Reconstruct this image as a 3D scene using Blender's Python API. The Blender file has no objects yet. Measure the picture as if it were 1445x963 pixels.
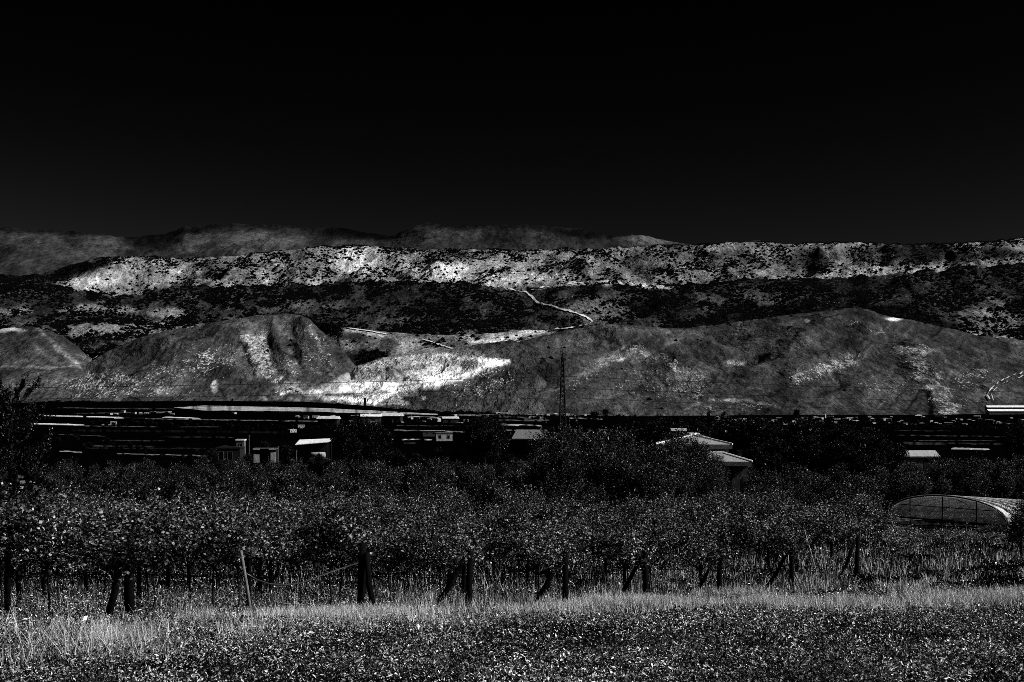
import bpy, math, random
import numpy as np
random.seed(7); RNG = np.random.default_rng(11)
SC = bpy.context.scene; COL = SC.collection
F = 1985.0; CX = 722.5; HY = 571.0          # focal length and eye level used to turn sight lines into points at real distances

# ------------------------------------------------------------------ helpers
def P(x, y, d): return ((x-CX)/F*d, d, -(y-HY)/F*d)
def lerp(p, x):
    p = np.array(p, float); return np.interp(x, p[:, 0], p[:, 1])
def sstep(a, b, t):
    t = np.clip((np.asarray(t, float)-a)/(b-a), 0, 1); return t*t*(3-2*t)
def _hash(ix, iy, s):
    n = (ix*374761393 + iy*668265263 + s*1442695041) & 0xffffffff
    n = ((n ^ (n >> 13))*1274126177) & 0xffffffff
    return ((n ^ (n >> 16)) & 0xffff)/65535.0
def vnoise(x, y, s=0):
    x = np.asarray(x, float); y = np.asarray(y, float)
    ix = np.floor(x).astype(np.int64); iy = np.floor(y).astype(np.int64); fx = x-ix; fy = y-iy
    fx = fx*fx*(3-2*fx); fy = fy*fy*(3-2*fy)
    a = _hash(ix, iy, s); b = _hash(ix+1, iy, s); c = _hash(ix, iy+1, s); d = _hash(ix+1, iy+1, s)
    return (a+(b-a)*fx)*(1-fy)+(c+(d-c)*fx)*fy
def fbm(x, y, s=0, o=4):
    t = 0; a = .5; n = 0
    for k in range(o):
        t = t+a*vnoise(x*2**k, y*2**k, s+k*17); n += a; a *= .5
    return t/n
def ridged(x, y, s=0, o=4):
    t = 0; a = .5; n = 0
    for k in range(o):
        t = t+a*(1-np.abs(2*vnoise(x*2**k, y*2**k, s+k*13)-1)); n += a; a *= .5
    return t/n
def dpoly(x, y, pts):
    best = np.full(np.shape(x), 1e9)
    for (x0, y0), (x1, y1) in zip(pts[:-1], pts[1:]):
        dx, dy = x1-x0, y1-y0; L = dx*dx+dy*dy+1e-9
        t = np.clip(((x-x0)*dx+(y-y0)*dy)/L, 0, 1)
        best = np.minimum(best, np.hypot(x-x0-t*dx, y-y0-t*dy))
    return best
def inside(x, y, pts):
    r = np.zeros(np.shape(x), bool); n = len(pts); j = n-1
    for i in range(n):
        xi, yi = pts[i]; xj, yj = pts[j]
        c = ((yi > y) != (yj > y)) & (x < (xj-xi)*(y-yi)/(yj-yi+1e-12)+xi); r ^= c; j = i
    return r
def paint(val, x, y, ops, warp=5.0, s=0):
    wx = x+(fbm(x/14, y/9, 51+s)-.5)*2*warp; wy = y+(fbm(x/14, y/9, 87+s)-.5)*2*warp*.7
    for op in ops:
        if op[0] == 'e':
            _, cx, cy, rx, ry, v, *k = op
            q = ((wx-cx)/rx)**2+((wy-cy)/ry)**2; m = 1-sstep(.15, 1.35, q)
        elif op[0] == 'l':
            _, pts, w, v, *k = op
            m = 1-sstep(w*.2, w*1.3, dpoly(wx, wy, pts))
        else:
            _, pts, w, v, *k = op
            dd = dpoly(wx, wy, pts); ins = inside(wx, wy, pts)
            m = np.where(ins, 1.0, 1-sstep(0, w, dd))
        m = m*(k[0] if k else 1.0); val = val*(1-m)+v*m
    return val

def mesh_np(name, V, Q, mat=None, parent=None, attrs=None, smooth=False):
    V = np.ascontiguousarray(V, np.float32); Q = np.ascontiguousarray(Q, np.int32)
    me = bpy.data.meshes.new(name); k = Q.shape[1]
    me.vertices.add(len(V)); me.vertices.foreach_set('co', V.ravel())
    me.loops.add(Q.size); me.loops.foreach_set('vertex_index', Q.ravel())
    me.polygons.add(len(Q)); me.polygons.foreach_set('loop_start', np.arange(0, Q.size, k, dtype=np.int32))
    for a, v in (attrs or {}).items():
        at = me.attributes.new(a, 'FLOAT', 'POINT'); at.data.foreach_set('value', np.ascontiguousarray(v, np.float32))
    me.update(calc_edges=True)
    me.polygons.foreach_set('use_smooth', np.full(len(Q), smooth, bool))
    if mat: me.materials.append(mat)
    o = bpy.data.objects.new(name, me); COL.objects.link(o)
    if parent: o.parent = parent
    return o
class MB:
    """collects boxes, bars and tubes that become ONE mesh"""
    def __init__(s): s.v = []; s.f = []
    def add(s, v, f):
        b = len(s.v); s.v += [tuple(map(float, p)) for p in v]; s.f += [tuple(i+b for i in q) for q in f]
    def box(s, x0, x1, y0, y1, z0, z1):
        s.add([(x, y, z) for z in (z0, z1) for x, y in ((x0, y0), (x1, y0), (x1, y1), (x0, y1))],
              [(3, 2, 1, 0), (4, 5, 6, 7), (0, 1, 5, 4), (1, 2, 6, 5), (2, 3, 7, 6), (3, 0, 4, 7)])
    def tube(s, pts, rad, n=6, wob=0.0):
        pts = np.array(pts, float); m = len(pts)
        rad = np.full(m, rad) if np.isscalar(rad) else np.array(rad, float); b = len(s.v)
        for i in range(m):
            t = pts[min(i+1, m-1)]-pts[max(i-1, 0)]; t /= np.linalg.norm(t)+1e-9
            u = np.cross(t, (0, 0, 1) if abs(t[2]) < .9 else (1, 0, 0)); u /= np.linalg.norm(u); w = np.cross(t, u)
            for k in range(n):
                a = 2*math.pi*k/n; r = rad[i]*(1+wob*(random.random()-.5))
                s.v.append(tuple(pts[i]+u*math.cos(a)*r+w*math.sin(a)*r))
        for i in range(m-1):
            for k in range(n):
                s.f.append((b+i*n+k, b+i*n+(k+1) % n, b+(i+1)*n+(k+1) % n, b+(i+1)*n+k))
        s.f.append(tuple(b+k for k in range(n-1, -1, -1))); s.f.append(tuple(b+(m-1)*n+k for k in range(n)))
    def bar(s, a, b, r): s.tube([a, b], r, 4)
    def build(s, name, mat, parent=None, smooth=False):
        me = bpy.data.meshes.new(name); me.from_pydata(s.v, [], s.f); me.update()
        if mat: me.materials.append(mat)
        if smooth:
            for p in me.polygons: p.use_smooth = True
        o = bpy.data.objects.new(name, me); COL.objects.link(o)
        if parent: o.parent = parent
        return o
def tag(o, label=None, cat=None, group=None, kind=None):
    if label: o['label'] = label
    if cat: o['category'] = cat
    if group: o['group'] = group
    if kind: o['kind'] = kind
    return o
def empty(name, loc=(0, 0, 0), rz=0):
    o = bpy.data.objects.new(name, None); COL.objects.link(o); o.location = loc; o.rotation_euler = (0, 0, rz); o.empty_display_size = .2
    return o
def copy_tree(o, parent=None):
    c = o.copy(); COL.objects.link(c)
    if parent: c.parent = parent
    for ch in [q for q in bpy.data.objects if q.parent is o]: copy_tree2(ch, c)
    return c
def copy_tree2(o, parent):
    c = o.copy(); COL.objects.link(c); c.parent = parent
    for ch in o.children: copy_tree2(ch, c)
class Proto:
    """first use hands out the built thing itself, later uses hand out copies of it and of every part"""
    def __init__(s, root): s.root = root; s.used = False; s.kids = list(root.children)
    def place(s, loc, rz=0, sc=1, label=None, cat=None, group=None):
        if not s.used: o = s.root; s.used = True
        else:
            o = s.root.copy(); COL.objects.link(o)
            for ch in s.kids:
                c = ch.copy(); COL.objects.link(c); c.parent = o
                for g in ch.children:
                    d = g.copy(); COL.objects.link(d); d.parent = c
        o.location = loc; o.rotation_euler = (0, 0, rz); o.scale = (sc, sc, sc) if np.isscalar(sc) else sc
        return tag(o, label, cat, group)

# ------------------------------------------------------------------ materials
def new_mat(name):
    m = bpy.data.materials.new(name); m.use_nodes = True; nt = m.node_tree; nt.nodes.clear()
    out = nt.nodes.new('ShaderNodeOutputMaterial'); b = nt.nodes.new('ShaderNodeBsdfPrincipled')
    nt.links.new(b.outputs[0], out.inputs[0]); return m, nt, b
def N(nt, t, **kw):
    n = nt.nodes.new(t)
    for k, v in kw.items():
        if hasattr(n, k): setattr(n, k, v)
    return n
def math_(nt, op, a, b=None, c=None, clamp=False):
    n = nt.nodes.new('ShaderNodeMath'); n.operation = op; n.use_clamp = clamp
    for i, v in enumerate((a, b, c)):
        if v is None: continue
        if isinstance(v, (int, float)): n.inputs[i].default_value = v
        else: nt.links.new(v, n.inputs[i])
    return n.outputs[0]
def noise(nt, vec, scale, detail=4, rough=.6):
    n = nt.nodes.new('ShaderNodeTexNoise'); n.inputs['Scale'].default_value = scale
    n.inputs['Detail'].default_value = detail; n.inputs['Roughness'].default_value = rough
    if vec is not None: nt.links.new(vec, n.inputs['Vector'])
    return n.outputs['Fac']
def mapr(nt, v, a, b, c=0.0, d=1.0):
    n = nt.nodes.new('ShaderNodeMapRange'); n.inputs[1].default_value = a; n.inputs[2].default_value = b
    n.inputs[3].default_value = c; n.inputs[4].default_value = d; n.clamp = True
    nt.links.new(v, n.inputs[0]); return n.outputs[0]
def attr(nt, name):
    n = nt.nodes.new('ShaderNodeAttribute'); n.attribute_name = name; return n.outputs['Fac']
def plain(name, v, rough=.8, var=.35, scale=3.0, spec=.3, metal=0.0):
    m, nt, b = new_mat(name)
    tc = N(nt, 'ShaderNodeTexCoord'); n = noise(nt, tc.outputs['Object'], scale, 5, .65)
    c = math_(nt, 'MULTIPLY', mapr(nt, n, .3, .7, 1-var, 1+var), v)
    nt.links.new(c, b.inputs['Base Color']); b.inputs['Roughness'].default_value = rough
    b.inputs['Specular IOR Level'].default_value = spec; b.inputs['Metallic'].default_value = metal
    return m
def leafmat(name, lo, hi, power, rough=.45, spec=.5):
    m, nt, b = new_mat(name); r = attr(nt, 'rnd')
    c = math_(nt, 'MULTIPLY_ADD', math_(nt, 'POWER', r, power), hi-lo, lo)
    nt.links.new(c, b.inputs['Base Color']); b.inputs['Roughness'].default_value = rough
    b.inputs['Specular IOR Level'].default_value = spec; return m
def landmat(name, px, rock=.5, fine=1.0, bump=.6, stretch=.17):
    """ground cover: base tone and stone amount come from the terrain's own cover attributes, grain from noise sized in metres (px)"""
    m, nt, b = new_mat(name); tc = N(nt, 'ShaderNodeTexCoord'); mp = N(nt, 'ShaderNodeMapping'); mp.inputs['Scale'].default_value = (1, stretch, 1)
    nt.links.new(tc.outputs['Object'], mp.inputs['Vector']); v = mp.outputs[0]
    tone = attr(nt, 'tone'); sp = attr(nt, 'speck')
    n1 = noise(nt, v, 1/(px*1.6), 3, .75); n2 = noise(nt, v, 1/(px*14), 5, .6); n3 = noise(nt, v, 1/(px*1.15), 2, .7); n4 = noise(nt, v, 1/(px*6), 3, .6)
    g = math_(nt, 'MULTIPLY', mapr(nt, n1, .32, .68, 1-.75*fine, 1+.85*fine), mapr(nt, n2, .3, .7, .55, 1.45))
    base = math_(nt, 'MULTIPLY', tone, g)
    th = math_(nt, 'SUBTRACT', .78, math_(nt, 'MULTIPLY', math_(nt, 'MULTIPLY', sp, mapr(nt, n4, .36, .6, .35, 1.25)), .33))
    k = math_(nt, 'MULTIPLY', math_(nt, 'SUBTRACT', n3, th), 13.0, clamp=True)
    mask = math_(nt, 'MULTIPLY', k, mapr(nt, n1, .35, .6))
    col = math_(nt, 'ADD', math_(nt, 'MULTIPLY', base, math_(nt, 'SUBTRACT', 1.0, mask)), math_(nt, 'MULTIPLY', mask, rock))
    nt.links.new(col, b.inputs['Base Color']); b.inputs['Roughness'].default_value = 1; b.inputs['Specular IOR Level'].default_value = 0
    bp = N(nt, 'ShaderNodeBump'); bp.inputs['Strength'].default_value = bump; bp.inputs['Distance'].default_value = px*2.2
    nt.links.new(math_(nt, 'ADD', math_(nt, 'MULTIPLY', n1, .55), math_(nt, 'MULTIPLY', n4, 2.6)), bp.inputs['Height']); nt.links.new(bp.outputs[0], b.inputs['Normal'])
    return m

# ------------------------------------------------------------------ light, sky, camera
SUN_DIR = np.array((.76, -.17, .66)); SUN_DIR /= np.linalg.norm(SUN_DIR)      # towards the sun: high, from the right
w = bpy.data.worlds.new('World'); SC.world = w; w.use_nodes = True; nt = w.node_tree; nt.nodes.clear()
sky = nt.nodes.new('ShaderNodeTexSky'); sky.sky_type = 'NISHITA'; sky.sun_disc = False
sky.sun_elevation = math.asin(SUN_DIR[2]); sky.sun_rotation = math.atan2(SUN_DIR[0], SUN_DIR[1])
bw = nt.nodes.new('ShaderNodeRGBToBW'); nt.links.new(sky.outputs[0], bw.inputs[0])
bg = nt.nodes.new('ShaderNodeBackground'); bg.inputs['Strength'].default_value = 1.2e-6
pw = nt.nodes.new('ShaderNodeMath'); pw.operation = 'POWER'; pw.inputs[1].default_value = 6.0; nt.links.new(bw.outputs[0], pw.inputs[0])
nt.links.new(pw.outputs[0], bg.inputs['Color'])
wo = nt.nodes.new('ShaderNodeOutputWorld'); nt.links.new(bg.outputs[0], wo.inputs[0])
L = bpy.data.lights.new('sun', 'SUN'); L.energy = 4.5; L.angle = math.radians(.5)
lo = bpy.data.objects.new('sun', L); COL.objects.link(lo); lo.location = (60, -40, 90)
from mathutils import Vector
lo.rotation_euler = Vector(tuple(SUN_DIR)).to_track_quat('Z', 'Y').to_euler()
cam = bpy.data.cameras.new('camera'); co = bpy.data.objects.new('camera', cam); COL.objects.link(co); SC.camera = co
cam.sensor_width = 36; cam.lens = F/1445*36; cam.shift_y = (HY-481.5)/1445
co.rotation_euler = (math.pi/2, 0, 0); cam.clip_start = .1; cam.clip_end = 60000
SC.view_settings.view_transform = 'Standard'; SC.view_settings.look = 'None'; SC.view_settings.exposure = 0; SC.view_settings.gamma = 1
SC.cycles.use_denoising = False; SC.cycles.filter_width = .85; SC.cycles.max_bounces = 4; SC.cycles.diffuse_bounces = 2

# ------------------------------------------------------------------ valley ground
NEAR = [(0, -1.6), (12, -2.42), (31, -4.78), (47, -6.75), (54, -7.6), (62, -8.1), (75, -8.45), (100, -8.95), (120, -9.4), (150, -10.1), (250, -11.9), (400, -13.2), (600, -13.5), (60000, -13.5)]
FOOT = [(-400, 569), (0, 569), (100, 567), (300, 566), (430, 567), (520, 573), (600, 581), (750, 586), (900, 588), (1100, 586), (1300, 586), (1445, 584), (1900, 584)]
def ground(X, Y):
    X = np.asarray(X, float); Y = np.maximum(np.asarray(Y, float), 1e-3)
    x = CX+X/np.maximum(Y, 30)*F
    zf = -(lerp(FOOT, x)-HY)/F*2000
    b = lerp(NEAR, Y); t = sstep(450, 2000, Y)
    z = b*(1-t)+zf*t
    return z+(fbm(X/6, Y/6, 3, 3)-.5)*.35*(1-sstep(80, 200, Y))+(fbm(X/60, Y/60, 5, 3)-.5)*1.2*sstep(100, 300, Y)*(1-sstep(900, 2000, Y))
def gz(X, Y): return float(ground(X, Y))
def gpx(x, d): X = (x-CX)/F*d; return (X, d, gz(X, d))
DS = np.exp(np.linspace(math.log(40), math.log(2600), 1600))
def hit(x, y):
    """distance at which the sight line through (x, y) meets the valley floor"""
    X = (x-CX)/F*DS; yy = HY-ground(X, DS)/DS*F
    k = np.where(yy <= y)[0]; return float(DS[k[0]]) if len(k) else 2600.0
def gpy(x, y):
    d = hit(x, y); return gpx(x, d)

def grid_obj(name, X, Y, Z, mat, attrs, smooth=True):
    r, c = X.shape; V = np.stack([X, Y, Z], -1).reshape(-1, 3)
    i = np.arange(r*c).reshape(r, c)
    Q = np.stack([i[:-1, :-1], i[:-1, 1:], i[1:, 1:], i[1:, :-1]], -1).reshape(-1, 4)
    return mesh_np(name, V, Q, mat, None, {k: v.ravel() for k, v in attrs.items()}, smooth)
d = np.concatenate([np.linspace(.5, 12, 30), np.linspace(12.3, 80, 220), np.exp(np.linspace(math.log(81), math.log(4300), 260))])
xs = np.linspace(-1, 1, 300)
D, T = np.meshgrid(d, xs, indexing='ij'); GX = T*(D*.55+12); GZ = ground(GX, D)
gx = CX+GX/np.maximum(D, 30)*F
tone = .0002+.0007*fbm(GX/40, D/120, 9)+.006*(1-sstep(8, 70, D))*fbm(GX/3, D/3, 19)
grid_obj('valley_ground', GX, D, GZ, landmat('valley_soil', 1.2, .25, .9, .3, 1.0), {'tone': tone, 'speck': .0+0*tone})['kind'] = 'structure'

# ------------------------------------------------------------------ hills and mountains
LAYERS = {}
def layer(name, crest, Dc, Df, yfoot, tone0, speck0, tone_ops=(), speck_ops=(), spurs=(), relief=14., wl=220., x0=-140, x1=1590, step=2.0, rows=130, bend=.75, px=None, rock=.5, fine=1.0, seed=0, tonevar=.35, crest_noise=1.5, bump=.6, pv=.35, cw=4.0, streaks=0, spk=.7):
    x1_ = x1; xs = np.arange(x0, x1+step, step); sv = np.concatenate([np.linspace(0, 1, rows), np.linspace(1.02, 1.5, 14)])
    S, X = np.meshgrid(sv, xs, indexing='ij')
    yc = np.broadcast_to(lerp(crest, xs), S.shape); cn = np.broadcast_to((fbm(xs/9, xs*0+seed, 5+seed, 3)-.5)*2*crest_noise, S.shape)
    yf = np.broadcast_to(lerp(yfoot, xs), S.shape)
    dc = np.broadcast_to(lerp(Dc, xs) if isinstance(Dc, list) else np.full(len(xs), float(Dc)), S.shape)
    dist = Df+(dc-Df)*S
    s1 = np.clip(S, 0, 1); sh = (1-bend)*s1+bend*np.sin(s1*math.pi/2)
    y = yf+(yc-yf)*sh+cn*s1**7
    Z = -(y-HY)/F*dist
    back = np.clip(S-1, 0, None); Z = Z-back*back*(dc-Df)*.9
    WX = (X-CX)/F*dist
    win = np.minimum(1, 3.2*s1)*np.minimum(1, np.clip((1-s1)*cw, 0, 1)+.02)*(S <= 1.001)*np.clip((yf-yc)/40, 0, 1)
    wob = (fbm(WX/wl*.7, dist/wl*.7, 40+seed, 3)-.5)*wl*.6
    rel = (ridged((WX+wob)/wl, (dist+wob)/wl/1.7, 21+seed, 5)-.55)*relief*2
    for pts, wd, h in spurs:
        q = dpoly(X+(fbm(X/20, y/14, 66+seed)-.5)*14, y, pts)/wd; rel = rel+h*spk*np.exp(-q*q)
    Z = Z+rel*win; cap = -(yc+cn-HY)/F*dist-(1-s1)*1.0; Z = np.where(S <= 1.001, np.minimum(Z, cap), Z)
    Y2 = HY-Z/dist*F
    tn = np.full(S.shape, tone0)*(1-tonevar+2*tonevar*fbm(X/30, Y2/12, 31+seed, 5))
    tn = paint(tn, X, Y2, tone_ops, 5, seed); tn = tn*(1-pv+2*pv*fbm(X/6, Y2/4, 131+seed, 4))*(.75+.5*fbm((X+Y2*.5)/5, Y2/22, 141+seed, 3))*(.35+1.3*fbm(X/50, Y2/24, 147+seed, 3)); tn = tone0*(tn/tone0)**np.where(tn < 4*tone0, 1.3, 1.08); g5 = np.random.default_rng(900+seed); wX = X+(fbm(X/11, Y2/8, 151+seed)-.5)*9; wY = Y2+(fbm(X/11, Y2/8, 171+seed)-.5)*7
    for _ in range(streaks):  # random streaks: paths, plus ridge light and gully shade painted into the tone
        x1, y1 = g5.uniform(max(x0, -20), min(x1_, 1465)), g5.uniform(445, 585); L5 = g5.uniform(10, 46); a5 = g5.choice([-1, 1])*g5.uniform(.15, 1.1); f5 = g5.choice([1.9, 1.6, .45, .35])
        m5 = 1-sstep(.4, 1.9, dpoly(wX, wY, [(x1, y1), (x1+L5*math.cos(a5), y1+abs(L5*math.sin(a5))*(1 if a5 > 0 else -1))])/g5.uniform(.8, 1.8)); tn = tn*(1+(f5-1)*m5)
    sk = 1.2*np.clip(paint(np.full(S.shape, speck0)*(.4+1.2*fbm(X/25, Y2/12, 77+seed)), X, Y2, speck_ops, 6, seed), 0, 1.2)
    p = px or (Df*.5+float(np.mean(dc))*.5)/F*2.2
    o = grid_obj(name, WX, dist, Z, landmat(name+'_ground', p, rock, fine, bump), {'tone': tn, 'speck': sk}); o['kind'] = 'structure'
    LAYERS[name] = (X[:rows], Y2[:rows], WX[:rows], dist[:rows], Z[:rows]); return o
def on(name, x, y):
    """point of a hill where the sight line (x, y) meets it"""
    X, Y2, WX, DD, Z = LAYERS[name]; c = int(np.clip(round((x-X[0, 0])/(X[0, 1]-X[0, 0])), 0, X.shape[1]-1))
    k = np.where(Y2[:, c] <= y)[0]; r = int(k[0]) if len(k) else X.shape[0]-1
    dd = DD[r, c]; return ((x-CX)/F*dd, dd, float(Z[r, c]))

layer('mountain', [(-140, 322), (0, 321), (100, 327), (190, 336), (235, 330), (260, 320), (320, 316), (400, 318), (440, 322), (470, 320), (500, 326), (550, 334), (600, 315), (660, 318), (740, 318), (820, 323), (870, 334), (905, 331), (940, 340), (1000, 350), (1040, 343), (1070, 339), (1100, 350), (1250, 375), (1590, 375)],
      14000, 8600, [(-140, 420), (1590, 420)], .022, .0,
      tone_ops=[('e', 60, 350, 120, 30, .036, .7), ('l', [(0, 350), (70, 368), (95, 378)], 9, .015, .8), ('e', 210, 340, 45, 13, .014, .8), ('e', 330, 345, 110, 16, .055, .7), ('l', [(250, 325), (380, 320), (560, 330)], 7, .02, .8), ('e', 600, 330, 80, 10, .030, .7), ('l', [(590, 340), (650, 348), (700, 346)], 5, .018, .7), ('e', 905, 340, 45, 9, .075, .9), ('l', [(-60, 320), (0, 322), (120, 328), (235, 332), (320, 316), (470, 320), (560, 334)], 7, .006, .85), ('e', 520, 328, 90, 12, .004, .9), ('e', 215, 338, 45, 16, .005, .85), ('l', [(600, 316), (740, 319), (860, 332)], 8, .006, .85)],  # near-black crest strokes and patches paint cloud and the fade into dark sky
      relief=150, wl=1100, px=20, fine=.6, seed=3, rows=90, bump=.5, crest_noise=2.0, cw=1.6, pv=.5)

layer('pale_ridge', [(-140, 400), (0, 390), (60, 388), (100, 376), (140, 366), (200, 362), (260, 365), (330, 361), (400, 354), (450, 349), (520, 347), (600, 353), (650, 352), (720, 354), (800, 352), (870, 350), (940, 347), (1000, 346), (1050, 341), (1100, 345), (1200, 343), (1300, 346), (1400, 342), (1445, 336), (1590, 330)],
      7400, 5700, [(-140, 440), (1590, 432)], .14, .40,
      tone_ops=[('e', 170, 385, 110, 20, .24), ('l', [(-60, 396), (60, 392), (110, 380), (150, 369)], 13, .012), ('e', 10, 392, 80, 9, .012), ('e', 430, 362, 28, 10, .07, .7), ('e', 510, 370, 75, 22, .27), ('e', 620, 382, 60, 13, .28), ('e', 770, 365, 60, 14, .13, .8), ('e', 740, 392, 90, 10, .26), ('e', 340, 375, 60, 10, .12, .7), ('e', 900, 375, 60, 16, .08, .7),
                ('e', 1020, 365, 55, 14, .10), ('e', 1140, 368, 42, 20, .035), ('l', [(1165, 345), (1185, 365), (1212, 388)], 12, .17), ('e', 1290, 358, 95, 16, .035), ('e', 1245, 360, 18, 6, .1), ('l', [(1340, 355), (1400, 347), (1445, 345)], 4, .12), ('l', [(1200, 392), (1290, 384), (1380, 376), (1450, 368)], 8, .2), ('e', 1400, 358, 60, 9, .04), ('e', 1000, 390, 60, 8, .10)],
      speck_ops=[('e', 1140, 368, 45, 20, .05), ('e', 1300, 358, 110, 14, .08), ('e', 1410, 358, 60, 10, .08), ('e', 1010, 366, 60, 18, .2), ('e', 890, 370, 60, 18, .15), ('e', 340, 378, 60, 14, .2), ('e', 20, 390, 90, 14, .0)],
      relief=120, wl=560, px=6, rock=.40, pv=.6, tonevar=.6, cw=2.5, spurs=[([(620, 392), (660, 365), (690, 352)], 14, 60), ([(560, 395), (520, 365)], 16, -50), ([(300, 395), (345, 365)], 14, -60), ([(240, 395), (200, 368)], 18, 40), ([(830, 395), (800, 365)], 16, 50), ([(900, 395), (885, 360)], 16, -60), ([(1215, 390), (1185, 362), (1170, 346)], 12, 60), ([(1135, 392), (1140, 360)], 16, -60), ([(1300, 385), (1340, 355)], 16, 50)], crest_noise=2.5, seed=11, rows=90)

layer('scrub_ridge', [(-140, 398), (0, 393), (60, 396), (110, 412), (180, 418), (250, 404), (330, 408), (420, 402), (500, 399), (560, 398), (650, 399), (720, 410), (735, 412), (800, 400), (850, 396), (890, 399), (940, 404), (960, 404), (1040, 396), (1100, 395), (1200, 391), (1300, 384), (1400, 376), (1445, 372), (1590, 362)],
      5400, 3950, [(-140, 500), (1590, 490)], .026, .35,
      tone_ops=[('e', 140, 437, 60, 7, .16), ('e', 240, 443, 30, 8, .14), ('e', 190, 466, 130, 12, .13), ('e', 20, 440, 30, 6, .1), ('e', 60, 425, 90, 8, .02), ('e', 600, 425, 150, 22, .016, .8), ('e', 560, 460, 90, 12, .03), ('e', 840, 440, 50, 25, .06, .6), ('e', 940, 430, 50, 25, .012), ('l', [(730, 405), (800, 400), (860, 397), (945, 405)], 5, .25), ('l', [(960, 462), (1060, 450), (1180, 430), (1260, 440), (1340, 465)], 16, .008), ('e', 1060, 415, 90, 16, .045, .7), ('e', 1220, 405, 110, 14, .012, .8), ('e', 1390, 420, 50, 20, .04, .6), ('e', 1410, 452, 60, 18, .10), ('l', [(1360, 470), (1400, 478), (1450, 486)], 6, .18)],  # long near-black stroke paints the shadow band behind the grassy hill's crest
      speck_ops=[('e', 190, 466, 130, 14, .6), ('e', 140, 437, 60, 8, .7), ('e', 880, 450, 60, 20, .35), ('e', 1410, 452, 60, 18, .5), ('e', 700, 475, 90, 9, .7)],
      relief=45, wl=380, px=5.5, seed=23, rows=110, tonevar=.7, crest_noise=5, rock=.16, fine=1.15, pv=.6)

layer('saddle', [(-140, 640), (430, 600), (455, 475), (480, 463), (520, 465), (560, 470), (620, 473), (680, 472), (740, 465), (800, 470), (840, 480), (880, 560), (1590, 640)],
      3850, 2950, [(-140, 640), (400, 600), (480, 545), (900, 560), (1590, 640)], .085, .25,
      tone_ops=[('e', 490, 487, 18, 10, .13), ('e', 575, 490, 26, 14, .15), ('e', 545, 487, 18, 12, .035), ('e', 500, 475, 26, 6, .04), ('e', 495, 505, 14, 12, .03), ('e', 640, 500, 60, 10, .10), ('e', 690, 474, 80, 7, .12), ('l', [(661, 485), (700, 481), (716, 478), (740, 471), (765, 468)], 4, .40), ('e', 690, 482, 14, 3, .6), ('l', [(590, 498), (640, 492), (700, 486)], 5, .17, .8), ('l', [(480, 463), (540, 473)], 4, .20)],
      speck_ops=[('e', 700, 478, 70, 10, .8), ('e', 560, 485, 60, 12, .35)], relief=12, wl=260, px=4.2, seed=31, rows=70, x0=380, x1=960)

layer('bare_hill', [(-140, 470), (-40, 466), (0, 464), (45, 462), (70, 466), (90, 476), (110, 490), (130, 508), (160, 540), (200, 600), (1590, 800)],
      2750, 2050, [(-140, 573), (140, 572), (200, 640), (1590, 900)], .036, .10,
      tone_ops=[('l', [(52, 464), (80, 490), (110, 516)], 4, .09), ('l', [(30, 470), (60, 500), (85, 515)], 6, .055, .7), ('e', 12, 466, 26, 4, .35), ('e', 60, 540, 90, 12, .05), ('l', [(0, 517), (60, 519), (115, 517)], 2, .09)],
      speck_ops=[('e', 80, 545, 100, 14, .4)], spurs=[([(50, 462), (90, 500), (115, 530)], 9, 10)], relief=16, wl=150, px=2.8, seed=41, streaks=20, pv=.45, x1=300, rows=90)

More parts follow.
